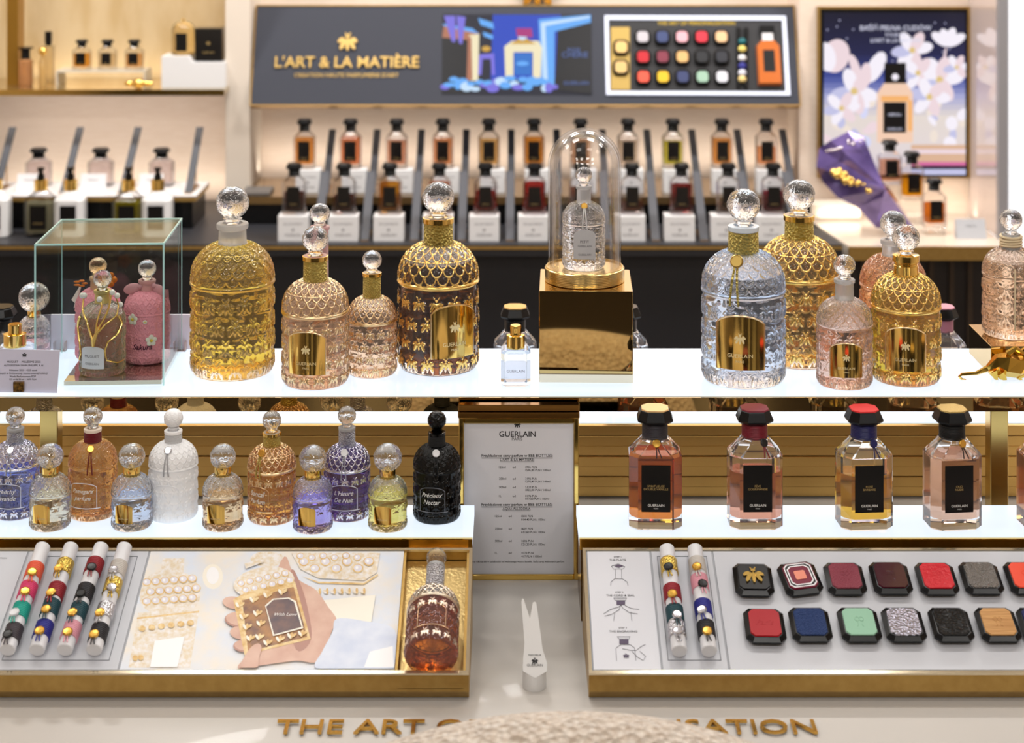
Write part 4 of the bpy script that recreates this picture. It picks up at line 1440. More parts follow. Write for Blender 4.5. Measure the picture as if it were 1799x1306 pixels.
for sx in (-1, 1):
    mb = MB()
    for k_, (rx, rz_, cxx, czz) in enumerate(((.42, .26, .62, 3.30),)):
        mb.M = Matrix.Translation((sx * .62, -.22, 3.24 - (.12 if sx > 0 else 0))) @ Matrix.Rotation((.25 if sx < 0 else .75) * sx, 4, 'Y')
        mb.ball((0, 0, 0), (.40, .12, .24), 24, 12)
        mb.ball((-sx * .36, -.02, 0), (.14, .10, .12), 12, 8)
    mb.build('bow_loop', RIB, r)
mb = MB()
mb.loft([[(.68 + .06 * t_2, .1, 3.1 - 1.9 * t_2), (.92 + .12 * t_2, .2, 3.1 - 1.9 * t_2), (.92 + .12 * t_2, .22, 3.1 - 1.9 * t_2), (.68 + .06 * t_2, .12, 3.1 - 1.9 * t_2)] for t_2 in np.linspace(0, 1, 8)])
mb.build('ribbon_tail', RIB, r)
for ph, z_, k_ in ((-.42, 2.05, .26), (.38, 1.12, .26), (.12, 1.95, .1)):
    mb = MB(); mb.M = Matrix.Rotation(ph, 4, 'Z') @ Matrix.Translation((0, -1.04, z_)) @ Matrix.Rotation(math.pi / 2, 4, 'X')
    for i in range(5):
        a = i * 1.2566 + .3
        mb.ball((math.cos(a) * k_ * .6, math.sin(a) * k_ * .6, .02), (k_ * .42, k_ * .42, .03), 12, 6)
    f = mb.build('blossom', M('white_petal', (240, 236, 224), .5), r)
    mb2 = MB(); mb2.M = mb.M; mb2.ball((0, 0, .05), (k_ * .28, k_ * .28, .04), 12, 6); mb2.build('blossom_heart', M('yellow_stamen', (232, 204, 70), .6), f)
mb = MB(); write(mb, 'Sakura', 0, 0, .72, width=.9, wrap=(1.04, .0), shear=.3, bold=.03); mb.build('lettering', M('plum_ink', (84, 30, 56), .5), r, smooth=False)

r = bee_bottle('clear gold ringed bee bottle entwined with gold lily stems and pearls inside the glass case', 180, 665, 78, 474, zb_, (228, 214, 170), 2.6, neck='frost', lip=M('pale_gold_neck', (214, 200, 140), .25, .7))
p = plate_mesh('paper_label', CARD, -.22, .52, .42, 1.42, R=1.06, thick=.015).build('paper_label', M('cream_label', (222, 220, 226), .5), r, angle=50)
mb = MB(); write(mb, 'MUGUET', 0, 0, .92, width=.7, wrap=(1.08, -.22)); write(mb, 'GUERLAIN', 0, 0, .60, width=.66, wrap=(1.08, -.22)); mb.build('lettering', GREYINK, p, smooth=False)
mb = MB()
def vine(pts, rr=.05):
    P_ = []
    for i in range(len(pts) - 1):
        for t2 in np.linspace(0, 1, 6)[:(6 if i == len(pts) - 2 else 5)]:
            (a0, z0_), (a1, z1_) = pts[i], pts[i + 1]
            t3 = t2 * t2 * (3 - 2 * t2)
            a, z_ = a0 + (a1 - a0) * t2, z0_ + (z1_ - z0_) * t2
            Rr = 1.07 if z_ < 2.4 else 1.07 - .22 * (z_ - 2.4)
            P_.append((Rr * math.sin(a), -Rr * math.cos(a), z_))
    mb.tube(P_, [rr * (1 - .55 * i / len(P_)) for i in range(len(P_))], 8)
vine([(-.15, 1.42), (-.2, 1.8), (-.45, 2.5), (-.95, 3.0), (-1.1, 3.5)], .07)
vine([(-.15, 1.42), (-.1, 1.9), (.1, 2.3), (.45, 2.9), (.62, 3.3), (.75, 3.7)], .07)
vine([(-.15, 1.42), (0, 2.0), (.35, 2.4), (.9, 2.7), (1.1, 3.1), (1.0, 3.5)], .06)
vine([(-.15, 1.42), (-.05, 2.0), (.02, 2.6), (.2, 3.2), (.1, 3.45)], .06)
vine([(1.0, 2.65), (1.15, 2.3), (.9, 1.9), (.45, 1.6), (.32, 1.2), (.4, .8), (.9, .6), (1.3, .62)], .055)
vine([(-1.05, 2.6), (-1.25, 2.1), (-.95, 1.5), (-.85, 1.0), (-1.0, .7)], .06)
mb.build('lily_stems', GILT, r)
for a, z_ in ((-1.1, 3.55), (-.8, 3.6), (.1, 3.5), (.75, 3.75), (1.05, 3.55), (1.3, 3.1)):
    MB().ball((1.0 * math.sin(a) * .9, -1.0 * math.cos(a) * .9 - .05, z_), .13, 14, 8).build('pearl', M('pearl', (240, 236, 232), .15, coat=.5), r)
r = bee_bottle('pink bee bottle with orange flower and white feather at the rear of the glass case', 172, 637, 76, 452, zb_, (232, 120, 134), 3.0, glass=MATS['pink_glitter_glass'], neck='frost', lip=M('amber_stopper_neck', (226, 190, 150), .3, trans=.5), stopper=M('amber_tinted_glass', (255, 225, 180), 0, trans=1))
mb = MB()
for i in range(5):
    a = i * 1.2566
    mb.ball((.62 + .2 * math.cos(a), -.35, 3.62 + .2 * math.sin(a)), (.16, .06, .16), 12, 6)
    mb.ball((-.72 + .2 * math.cos(a), -.35, 3.45 + .12 * math.sin(a)), (.15, .05, .05), 12, 6)
mb.build('flower', M('copper_orange', (206, 120, 46), .3, .6), r)
mb = MB()
for k_ in range(9):
    mb.tube([(-.8, -.1, 3.2), (-.9 - .03 * k_, -.12, 2.8 - .02 * k_), (-1.08 + .05 * k_, -.1 - .02 * k_, 2.25)], [.05, .06, .015], 6)
mb.build('feather', M('white_feather', (236, 226, 218), .8), r)

# white acrylic back board behind the case with its clips
Yk = 2.296
bb = root('back_board', 'low white acrylic back board standing behind the glass case', 'board', (xo(226, Yk), Yk, ZU + .0004))
zk1 = (EYE - (553 - HY) / F * Yk) - ZU
MB().box(xo(90, Yk) - bb.location.x, xo(338, Yk) - bb.location.x, -.0015, .0015, 0, zk1).build('board', M('lilac_white_acrylic', (226, 222, 240), .3, es=.12), bb, smooth=False)
for px in (108, 318):
    mb = MB(); x_ = xo(px, Yk) - bb.location.x
    mb.box(x_ - .008, x_ + .008, -.012, -.002, 0, .0008).box(x_ - .008, x_ - .0068, -.012, -.002, 0, .012).box(x_ + .0068, x_ + .008, -.012, -.002, 0, .012)
    mb.build('clip', M('rose_clip', (196, 168, 160), .3, .3), bb, smooth=False)

# lilac card with a black and gold clip
Yi = yo(693, HU)
ic = root('info_card', 'lilac white information card leaning at the shelf edge by the glass case', 'card', (xo(40, Yi), Yi, ZU))
def ip(px, py): p_ = pt(px, py, Yi); return p_.x - ic.location.x, p_.z - ZU
mb = MB()
q = [ip(-30, 689), ip(100, 691), ip(105, 616), ip(-26, 613)]
mb.loft([[(x_, 0, z_) for x_, z_ in q], [(x_, .0012, z_) for x_, z_ in q]])
cd_ = mb.build('card', LILAC, ic, smooth=False)
mb = MB()
a = ip(43, 624); bee_logo(mb, a[0], -.0002, a[1], .0055, .0001)
for txt, px, py, w_ in (('MUGUET – MILLÉSIME 2025', 42, 637.5, 59), ('AUTORSTWA YANN PHILIPPE X AI', 41.5, 643.5, 69), ('Millésime 2025 - 4225 sztuk', 41, 652, 49), ('dostępnych w limitowanej i numerowanej kolekcji', 36, 657.5, 95), ('Woda Perfumowana EDP', 40, 663, 46), ('125 ml & 30 ml – 3690 PLN', 40, 668, 47)):
    a = ip(px, py); write(mb, txt, a[0], -.0003, a[1], width=w_ / F * Yi, face='y')
mb.build('lettering', INK, cd_, smooth=False)
a, b_ = ip(25, 687), ip(43, 670)
MB().box(a[0], b_[0], -.0045, -.0003, max(.0002, a[1]), b_[1]).build('clip', M('black_gold_clip', (44, 32, 20), .3, .5, var=((150, 112, 50), 220, (1, 1, 1))), ic, smooth=False)

# rear flacons whose caps and shoulders show over the edge of the raised shelf
PINKCAP = M('pink_cap_plate', (206, 140, 160), .4)
GOLDCAP = M('gold_glitter_cap_plate', (206, 168, 100), .35, .8, bump=('voronoi', 900, .8, .0006))
CLEARC = (240, 236, 240)
for i, (px, inl, what, nk) in enumerate(((905, GOLDCAP, 'behind the tiny travel spray, with gold glitter cap', BLACK), (1100, BLACK, 'peeking past the gold pedestal', BLACK), (1656, PINKCAP, 'with pink cap behind the olive gold bottle', M('pink_thread', (190, 128, 150), .5)), (2, BLACK, 'with black cap behind the gold nozzle spray', BLACK))):
    Yr = 2.445
    flacon('square flacon on the rear low shelf %s' % what, xo(px, Yr), Yr, ZL, 1.0, 1.02, (244, 222, 226), .06, nk, inl, rz=math.pi, lines=None)

# ------------------------------------------------------------------ bottles on the low lit shelf
LAV = M('engraved_white', (235, 238, 248), .5)
NAVYT, SILV = None, SEALS['silver']
bee_bottle('lavender blue bee bottle with silver scales and silver braided neck', 27, 917, 80, 715, HL, (140, 160, 244), 1.95, neck='wrap', wrapmat=MESHSILVER, gild=SILVER, window=(-.12, .62, .56, 1.62), script=['Frenchy', 'Lavande'], seal=(.0, 3.0, SILV, MESHSILVER, 1.0), wink=LAV)
bee_bottle('amber bee bottle with crimson thread neck and gold seal', 163, 919, 82, 715, HL, (252, 196, 104), 2.75, neck='wrap', wrapmat=RED, lip=M('blush_lip', (240, 222, 205), .3), window=(-.2, .6, .60, 1.66), script=['Pamegara', 'parfum'], seal=(.12, 3.02, SEALS['gold'], M('dark_red_cord', (110, 24, 20), .6), 1.0), wink=LAV)
WF = WHITEFROST
bee_bottle('all white frosted bee bottle with silver seal', 304.5, 922, 83, 718, HL, None, glass=WF, neck='wrap', wrapmat=M('white_thread', (222, 222, 224), .55, bump=('wave_z', 7, .5, .02)), lip=WF, stopper=WF, window=(-.14, .55, .56, 1.62), seal=(-.1, 3.0, SILV, M('grey_cord', (176, 176, 180), .6), 1.0), wink=WF)
bee_bottle('orange gilded bee bottle with gold braided neck', 477.5, 926, 82, 722, HL, (252, 190, 90), 2.8, neck='wrap', wrapmat=MESHGOLD, ringmat=GOLD, gild=GILTPALE, window=(-.5, .5, .60, 1.66), script=['Santal', 'Parfum'], seal=(-.45, 3.0, SEALS['gold'], MESHGOLD, 1.0), wink=GILTPALE)
bee_bottle('violet bee bottle with silver braided neck and white seal', 609.5, 920, 79, 714, HL, (128, 92, 190), 2.85, neck='wrap', wrapmat=MESHSILVER, gild=SILVER, window=(-.05, .6, .56, 1.66), script=["L'Heure", 'De Nuit'], seal=(-.05, 3.0, SEALS['white'], MESHSILVER, 1.1), wink=LAV)
BT = M('black_thread', (16, 16, 18), .55, bump=('wave_z', 7, .5, .02))
bee_bottle('glossy black bee bottle with black stopper and white seal', 767.5, 924, 81, 722, HL, None, glass=BLACKGLASS, neck='wrap', wrapmat=BT, lip=BLACKGLASS, stopper=BLACKGLASS, window=(-.17, .55, .56, 1.62), script=['Précieux', 'Nectar'], seal=(0., 3.0, SEALS['white'], BT, .9), wink=M('charcoal_line', (120, 122, 130), .3))
for px, wd, bot, top, liq, lev, what in ((88, 69, 937, 779, (250, 240, 216), 1.55, 'with faint cream perfume, next to the lavender bottle'), (231.5, 69, 937, 779, (228, 236, 252), 1.55, 'with colourless perfume, between the amber and the white bottle'), (391.5, 69, 937, 780, (250, 216, 168), 1.5, 'with peach perfume, between the white and the orange bottle'),
                                (549.5, 68, 941, 782, (190, 176, 246), 1.5, 'with lilac perfume, in front of the violet bottle'), (681, 67, 938, 779, (250, 236, 136), 1.75, 'with yellow perfume, between the violet and the black bottle')):
    spray_bottle('small round capped spray bottle %s' % what, px, bot, wd, top, HL, liq, lev, group='small sprays along the low shelf')

BLUET, PLUMT, REDT = M('navy_thread', (26, 28, 92), .4), M('charcoal_thread', (46, 42, 50), .5), M('wine_thread', (122, 12, 36), .45)
FCAP = [M('cap_gold_leaf', (228, 192, 138), .3, .7), M('cap_wine', (122, 30, 52), .4), M('cap_red', (220, 36, 40), .5, bump=('noise', 700, .4, .0006)), M('cap_gold_glitter', (204, 176, 110), .4, .8, bump=('voronoi', 900, 1, .0008))]
spec = [(1150.5, 933, 92, (242, 142, 56), .0835, PLUMT, FCAP[0], -.03, 'orange filled square flacon with charcoal wound neck and pale gold cap plate', ['SPIRITUEUSE', 'DOUBLE VANILLE'], (SEALS['gold'], PLUMT, .05)),
        (1325.5, 933, 92, (248, 178, 148), .064, REDT, FCAP[1], .02, 'peach filled square flacon with wine red neck and cap plate', ['FÈVE', 'GOURMANDE'], (SEALS['black'], REDT, .5)),
        (1517.5, 934, 92, (250, 194, 70), .062, BLUET, FCAP[2], .07, 'amber half filled square flacon with navy neck and scarlet cap plate', ['ROSE', 'BARBARE'], (BLUET, BLUET, .4)),
        (1672.5, 934, 92, (248, 206, 180), .080, BT, FCAP[3], .10, 'blush filled square flacon with black neck and gold glitter cap plate', ['OUD', 'NUDE'], (SEALS['gold'], BT, .35)),
        (1838, 934, 92, (226, 150, 84), .080, BT, FCAP[0], .1, 'orange square flacon at the far shelf end beyond the gold post', ['OUD', 'KHÔL'], None)]
for px, bot, wp, liq, lev, nk, inl, rz, lab, lines, sl in spec:
    Yf = yo(bot, HL)
    Y = Yf + FD / 2
    flacon(lab, xo(px, Y), Y, ZL, 1.0, 1.0, liq, lev, nk, inl, rz, lines=lines, seal=sl)

# ------------------------------------------------------------------ back counters and displays
HB = .968
ZB = EYE - HB
bc = root('back_counter', 'long black counter along the back wall behind the table', 'counter', (0, 4.4, 0))
xe = xo(1487, 4.41)
MB().prism([(-2.2, .03), (xe - .03, .03), (xo(1404, 4.79) - .02, .39), (xo(1404, 4.79) - .02, .59), (-2.2, .59)], 0, ZB - .03).build('base', SOFTBLACK, bc, smooth=False)
MB().prism([(-2.2, 0), (xe - .012, 0), (xo(1404, 4.79) - .012, .39), (xo(1404, 4.79) - .012, .59), (-2.2, .59)], ZB - .03, ZB).build('counter_top', CHARCOAL, bc, smooth=False)
MB().box(-2.2, xe - .014, -.004, 0, ZB - .012, ZB - .004).build('gold_edge', SATIN, bc, smooth=False)

# left riser with white top
Yr0 = yo(402, HB)
hr = .878
ZR = EYE - hr
rz_ = root('white_topped_riser', 'black riser with white gold edged top under the clear flacons', 'riser', (0, Yr0, ZB))
xr_ = xo(345, Yr0)
MB().box(-2.1, xr_ - .01, .0, .19, 0, ZR - ZB - .016).build('base', BLACK, rz_, smooth=False)
MB().box(-2.1, xr_, -.004, .20, ZR - ZB - .004, ZR - ZB).build('white_top', M('white_gloss_top', (236, 232, 232), .25, es=.04), rz_, smooth=False)
MB().box(-2.1, xr_, -.005, .20, ZR - ZB - .016, ZR - ZB - .0045).build('gold_edge', SATIN, rz_, smooth=False)

# centre tier for the rear row
HT = .893
ZT = EYE - HT
Yt0 = 4.65
ct = root('display_tier', 'black tier with gold front edge carrying the rear row of flacons', 'riser', (0, Yt0, ZB))
xa_, xb_ = xo(418, Yt0), xo(1425, Yt0)
MB().box(xa_, xb_, .004, .29, 0, ZT - ZB - .02).build('base', BLACK, ct, smooth=False)
MB().box(xa_, xb_, 0, .29, ZT - ZB - .02, ZT - ZB).build('bronze_top', M('bronze_top', (150, 124, 84), .25, .9), ct, smooth=False)
o = MB().cbox(xo(432, 4.74), xo(478, 4.72), 4.665, 4.76, ZT + .0003, ZT + .009, .001).build('stone_tile', M('grey_stone', (98, 94, 92), .5), smooth=False)
tag(o, 'flat grey stone tile lying on the end of the black tier', 'tile')

STRIP = M('dark_grey_strip', (66, 68, 76), .45)
DARKROD = M('bronze_rod', (176, 140, 90), .3, .9)


def easel(label, x0, Ya, z0, x1, Yb_, z1, group, w=.0195):
    r = root('scent_strip_easel', label, 'scent strip holder', (x0, Ya, z0), group=group)
    d = Vector((x1 - x0, Yb_ - Ya, z1 - z0))
    mb = MB()
    n = Vector((0, -d.z, d.y)).normalized() * .006
    a = [Vector((-w / 2, 0, .0015)), Vector((w / 2, 0, .0015)), Vector((w / 2, 0, .0015)) - n, Vector((-w / 2, 0, .0015)) - n]
    mb.loft([[tuple(p_ + d * t2) for p_ in a] for t2 in (0, 1)])
    mb.build('strip', STRIP, r, smooth=False)
    m_ = d * .62
    MB().tube([(m_.x, m_.y + .004, m_.z), (m_.x, m_.y + .004, .001)], .002, 8).build('rod', DARKROD, r)
    MB().box(min(0, m_.x) - .011, max(0, m_.x) + .011, -.012, m_.y + .012, .0001, .0014).build('base_plate', DARKROD, r, smooth=False)
    return r


names = ['first', 'second', 'third', 'fourth', 'fifth', 'sixth', 'seventh', 'eighth', 'ninth', 'tenth', 'eleventh', 'twelfth']
for i, px in enumerate((10, 125, 232, 342)):
    Ya, Yb_ = 4.63, 4.80
    x1 = xo((22, 141, 243, 351)[i], Yb_)
    xb0 = xo((-8, 111, 214, 331)[i], Ya)
    easel('slanting dark grey scent strip on the white topped riser, %s from the bay edge' % names[3 - i], xb0, Ya, ZR, x1, Yb_, EYE - (224 - HY) / F * Yb_, 'scent strips on the white riser')


PL = {}


def plinth(label, px0, px1, py0, py1, Y, z0, group, depth=.055, text=True, logo=True):
    xa2, xb2 = xo(px0, Y), xo(px1, Y)
    w, h_ = xb2 - xa2, (EYE - (py0 - HY) / F * Y) - z0
    r = root('name_plinth', label, 'plinth', ((xa2 + xb2) / 2, Y, z0), group=group)
    key = (round(w, 4), round(h_, 4))
    if key not in PL:
        b_ = MB().cbox(-w / 2, w / 2, 0, depth, 0.0001, h_, .0012).mesh('block', WHITE, smooth=False)
        mb = MB()
        write(mb, 'EAU DE PARFUM', 0, -.0003, h_ * .66, width=w * .62, face='y'); bee_logo(mb, 0, -.0002, h_ * .46, .007, .0001); write(mb, 'GUERLAIN', 0, -.0003, h_ * .22, width=w * .52, face='y')
        PL[key] = (b_, mb.mesh('lettering', GREYINK, smooth=False))
    b_ = put('block', PL[key][0], r)
    put('lettering', PL[key][1], b_)
    return r, h_


A_, CL = (228, 150, 66), 'amber'
rear = [(535, (236, 166, 84), .082, 'apricot'), (616, (238, 150, 100), .084, 'coral orange'), (697, (236, 178, 150), .074, 'pale peach'), (778, (238, 170, 120), .080, 'peach'), (859, (240, 200, 130), .078, 'straw'), (938, (236, 166, 70), .084, 'amber'),
        (1020, (236, 190, 150), .078, 'blush'), (1103, (226, 214, 200), .074, 'nearly clear'), (1182, (214, 214, 84), .072, 'lime yellow'), (1268, (238, 172, 92), .080, 'honey'), (1346, (240, 172, 122), .058, 'half filled peach')]
for i, (px, liq, lev, cn) in enumerate(rear):
    pl, h_ = plinth('white name plinth in the rear row under the %s flacon, %s along' % (cn, names[i]), px - 16, px + 28, 299, 340, 4.70, ZT, 'white plinths on the tier')
    Y = 4.737
    flacon('%s flacon in the rear row on the tier, %s from the bay wall' % (cn, names[i]), xo(px, Y), Y, ZT + h_ + .0002, 38 * Y / F / .0613, 1.01, liq, lev, group='rear row of flacons under the sign')
front = [(517, (96, 28, 16), .058, 'dark brown'), (605, (112, 34, 16), .050, 'dark russet'), (685, (216, 144, 24), .084, 'golden amber'), (772, (214, 112, 50), .084, 'burnt orange'), (853, (178, 40, 40), .060, 'crimson'), (939, (186, 34, 30), .084, 'ruby red'),
         (1020, (150, 66, 30), .070, 'russet'), (1110, (170, 96, 60), .030, 'nearly empty brown'), (1197, (150, 22, 28), .078, 'deep red'), (1279, (190, 150, 120), .030, 'mostly clear beige'), (1358, (150, 20, 60), .060, 'raspberry')]
for i, (px, liq, lev, cn) in enumerate(front):
    pl, h_ = plinth('white name plinth in the front row under the %s flacon, %s along' % (cn, names[i]), px - 29, px + 24, 380, 425, 4.434, ZB, 'white plinths on the counter')
    Y = 4.466
    flacon('%s flacon in the front row under the sign, %s from the bay wall' % (cn, names[i]), xo(px, Y), Y, ZB + h_ + .0002, 41 * Y / F / .0613, .985, liq, lev, group='front row of flacons under the sign')
up_x = [571, 653, 734, 816, 898, 981, 1064, 1146, 1228, 1311, 1394]
for i, px in enumerate(up_x):
    Ya, Yb_ = 4.69, 4.885
    x1 = xo(px, Ya)
    easel('dark grey scent strip of the rear tier, %s from the bay wall' % names[i], x1, Ya, ZT, x1, Yb_, EYE - (228 - HY) / F * Yb_, 'scent strips between the rear flacons')
lo_x = [557, 641, 728, 811, 896, 979, 1066, 1152, 1237, 1317, 1400]
for i, px in enumerate(lo_x):
    Ya, Yb_ = 4.45, 4.635
    x1 = xo(px, Ya)
    easel('dark grey scent strip of the front row, %s from the bay wall' % names[i], x1, Ya, ZB, x1, Yb_, EYE - (302 - HY) / F * Yb_, 'scent strips between the front flacons', .022)

# clear flacons, cards and pump bottles in the left bay
for i, px in enumerate((68, 177, 284)):
    Y = 4.735
    flacon('clear flacon with black cap on the white topped riser, %s from the wall shelf edge' % ['third', 'second', 'first'][i], xo(px, Y), Y, ZR, 43 * Y / F / .0613, .78, (236, 226, 230), .084, labelled=False, group='clear flacons on the white riser')
for i, (px, w_) in enumerate(((50, 42), (163, 45), (265, 42))):
    Y = 4.64
    x_ = xo(px, Y)
    c = root('name_card', 'white tent card on the riser before the %s clear flacon' % ['farthest', 'middle', 'last'][i], 'card', (x_, Y, ZR), group='white tent cards')
    w2 = w_ / F * Y / 2
    b_ = MB().loft([[(-w2, 0, .0001), (w2, 0, .0001), (w2, .0015, .0001), (-w2, .0015, .0001)], [(-w2, .010, .048), (w2, .010, .048), (w2, .0115, .048), (-w2, .0115, .048)]]).build('card', CARD, c, smooth=False)
    mb = MB(); write(mb, 'GUERLAIN', 0, 0.0052, .030, width=w2 * .8, face='y'); mb.build('lettering', GREYINK, b_, smooth=False)


def pump_bottle(label, px, Y, wpx, htop, liq, glass):
    s_ = wpx * Y / F
    r = root('pump_bottle', label, 'pump bottle', (xo(px, Y), Y, ZB))
    if glass == GLASS:
        b_, (lq, air) = flacon_parts(.078, liq, GLASS)
        put('body', flacon_parts(.078, liq, FARGLASS)[0], r, scale=(s_ / .0613, s_ / .0613, 1.15)); put('perfume', MB().loft([octa(FW - .008, FD - .008, .009, .010), octa(FW - .008, FD - .008, .009, .078)]).mesh('perfume', juice(liq, .55), angle=12), r, scale=(s_ / .0613, s_ / .0613, 1.15))
    else:
        b_, _ = flacon_parts(.078, (230, 230, 230), glass)
        put('body', b_, r, scale=(s_ / .0613, s_ / .0613, 1.15))
    k = 1.15
    MB().lathe([(.0175, .104 * k), (.0178, .128 * k), (.016, .129 * k), (.0004, .129 * k)], 24).build('collar', GOLD, r)
    MB().lathe([(.010, .129 * k), (.0095, .140 * k), (.006, .142 * k), (.0055, .150 * k), (.010, .151 * k), (.010, .156 * k), (.0004, .157 * k)], 20).tube([(0, 0, .153 * k), (0, -.018, .152 * k)], .004, 8).build('pump', BLACK, r)
    d_ = FD / 2 * s_ / .0613
    l = MB().box(-s_ * .27, s_ * .27, -d_ - .001, -d_ + .0003, .022, .084).build('label', LABELBLACK, r, smooth=False)
    mb = MB(); write(mb, 'GUERLAIN', 0, -d_ - .0012, .036, width=s_ * .32, face='y'); mb.build('lettering', GINK, l, smooth=False)


WG = M('opaque_white_bottle', (232, 232, 234), .2, coat=.4)
for px, g_, liq, lab in ((72, GLASS, (196, 192, 160), 'clear pump bottle of pale oil with black label, beyond the glass case'), (124, WG, None, 'white lotion pump bottle beside the pale oil bottle'), (226, GLASS, (180, 168, 40), 'pump bottle of olive yellow oil with black label behind the glass case'), (277, WG, None, 'white lotion pump bottle nearest the black riser end'), (-8, WG, None, 'white lotion pump bottle at the bay end, farthest from the flacons')):
    pump_bottle(lab, px, 4.51, 53 if g_ == GLASS else 52, 306, liq, g_)

# wall shelf of the left bay and what stands on it
HS = .608
ZS = EYE - HS
ws = root('wall_shelf', 'gold edged wall shelf holding small bottles in the upper bay', 'shelf', (-1.1, 4.7, ZS))
xs1 = xo(394, 4.7)
MB().box(-2.2 + 1.1, xs1 + 1.1, .004, .30, -.014, 0).build('shelf_board', M('shelf_mirror', (206, 184, 140), .08, .9), ws, smooth=False)
MB().box(-2.2 + 1.1, xs1 + 1.1, 0, .004, -.016, .0005).build('gold_edge', GOLD, ws, smooth=False)
o = MB().box(xo(12, 4.8), xo(32, 4.8), 4.80, 4.86, ZS + .0003, 2.6).build('amber_post', M('amber_gold_post', (168, 126, 50), .3, .7), smooth=False)
tag(o, 'amber gold upright post rising from the wall shelf', 'post')
struct('wall_bay_lining', MB().box(-2.2, xo(398, 4.95), 4.975, 4.999, ZS, 2.6).build('wall_bay_lining', M('golden_wall_lining', (214, 190, 150), .5, var=((200, 172, 126), 20, (1, 1, .3))), smooth=False))


def shelf_item(name, label, cat, px, wpx, py0, py1, Y=4.80, z=None):
    """root plus width and height in metres"""
    z0 = ZS if z is None else z
    r = root(name, label, cat, (xo(px, Y), Y, z0))
    return r, wpx * Y / F, (EYE - (py0 - HY) / F * Y) - z0


r, w_, h_ = shelf_item('ribbed_bottle', 'ribbed brown glass bottle with flared black cap on the wall shelf', 'perfume bottle', 45, 26, 83, 150)
prof = [(w_ * .46, 0)] + [(w_ * (.47 + .03 * (k % 2)), h_ * (.04 + .62 * k / 14)) for k in range(15)] + [(w_ * .32, h_ * .70)]
MB().lathe(prof, 24).build('body', M('ribbed_amber_glass', (206, 150, 100), .15, trans=.5), r)
MB().lathe([(w_ * .34, h_ * .69), (w_ * .30, h_ * .74), (w_ * .30, h_ * .93), (w_ * .52, h_ * .97), (w_ * .5, h_), (.0004, h_)], 24).build('cap', BLACK, r)
r, w_, h_ = shelf_item('tall_spray', 'slim tall glass spray with black cap at the back of the wall shelf', 'perfume bottle', 85, 18, 55, 143, 4.87)
MB().cbox(-w_ / 2, w_ / 2, -w_ / 2, w_ / 2, 0, h_ * .72, .002).build('body', M('pale_gold_glass', (236, 216, 172), .05, trans=.8), r, angle=15)
MB().lathe([(w_ * .3, h_ * .721), (w_ * .3, h_ * .78), (w_ * .34, h_ * .78), (w_ * .34, h_), (.0004, h_)], 24).build('cap', BLACK, r)
r, w_, h_ = shelf_item('small_vial', 'small gold vial with ball stopper before the slim tall spray', 'perfume bottle', 75, 13, 82, 149, 4.79)
MB().lathe([(w_ * .5, 0), (w_ * .5, h_ * .6), (w_ * .3, h_ * .68), (w_ * .3, h_ * .76)], 20).build('body', M('vial_gold_glass', (232, 196, 130), .1, trans=.6), r)
MB().ball((0, 0, h_ * .88), h_ * .11, 16, 10).build('stopper', GOLD, r)

r, w_, h_ = shelf_item('glass_riser', 'low glass riser carrying three small flacons on the wall shelf', 'riser', 181, 156, 122, 150, 4.82)
MB().box(-w_ / 2, w_ / 2, -.03, .06, h_ - .005, h_).build('top_pane', M('riser_white_edge', (240, 234, 222), .15, trans=.3), r, smooth=False)
for sx in (-1, 1):
    MB().box(sx * (w_ / 2 - .002) - .002, sx * (w_ / 2 - .002) + .002, -.03, .06, 0, h_ - .0055).build('side_pane', M('riser_white_edge'), r, smooth=False)
zr2 = ZS + h_
for i, (px, liq, lev, cn) in enumerate(((144, (240, 180, 60), .070, 'amber'), (189, (240, 226, 200), .07, 'pale cream'), (236, (240, 196, 140), .068, 'peach'))):
    Y = 4.83
    flacon('small %s flacon with flared black cap on the glass riser' % cn, xo(px, Y), Y, zr2 + .0003, 31 * Y / F / .0613, .62, liq, lev, group=None)

r, w_, h_ = shelf_item('gold_bee_ornament', 'little gold bee ornament resting at the front of the wall shelf', 'ornament', 243, 50, 138, 156, 4.74)
mb = MB(); mb.ball((0, 0, h_ * .5), (w_ * .22, .012, h_ * .5), 16, 10)
for sx in (-1, 1):
    mb.ball((sx * w_ * .3, .004, h_ * .45), (w_ * .22, .006, h_ * .28), 14, 8)
mb.build('bee_figure', GOLD, r)

r, w_, h_ = shelf_item('white_step_block', 'white stepped block at the end of the wall shelf', 'block', 343, 111, 97, 152, 4.78)
MB().loft([[(-w_ / 2, y_, 0), (w_ / 2, y_, 0), (w_ / 2, y_, h_ * .80), (-w_ * .02, y_, h_ * .80), (-w_ * .08, y_, h_), (-w_ / 2, y_, h_)] for y_ in (-.03, .06)]).build('block', WHITE, r, smooth=False)
zk = ZS + h_
r, w_, h2_ = shelf_item('domed_bottle', 'clear domed bottle with black label and gold knob on the white step block', 'perfume bottle', 322, 41, 33, 97, 4.80, zk + .0002)
MB().lathe([(w_ * .46, 0), (w_ * .49, .002), (w_ * .49, h2_ * .72), (w_ * .44, h2_ * .82), (w_ * .28, h2_ * .9), (w_ * .1, h2_ * .93)], 40).build('body', M('honey_clear_glass', (246, 226, 176), .02, trans=.92), r)
MB().ball((0, 0, h2_ * .96), h2_ * .045, 14, 8).build('knob', GOLD, r)
MB().box(-w_ * .24, w_ * .24, -w_ * .5, -w_ * .43, h2_ * .12, h2_ * .62).build('label', LABELBLACK, r, smooth=False)
zk2 = ZS + h_ * .80
r, w_, h2_ = shelf_item('black_box', 'shiny black perfume carton standing on the lower step of the white block', 'box', 369, 48, 48, 108, 4.80, zk2 + .0002)
MB().cbox(-w_ / 2, w_ / 2, -.028, .028, 0, h2_, .0015).build('carton', M('black_gloss_carton', (20, 18, 18), .15, coat=.5), r, smooth=False)
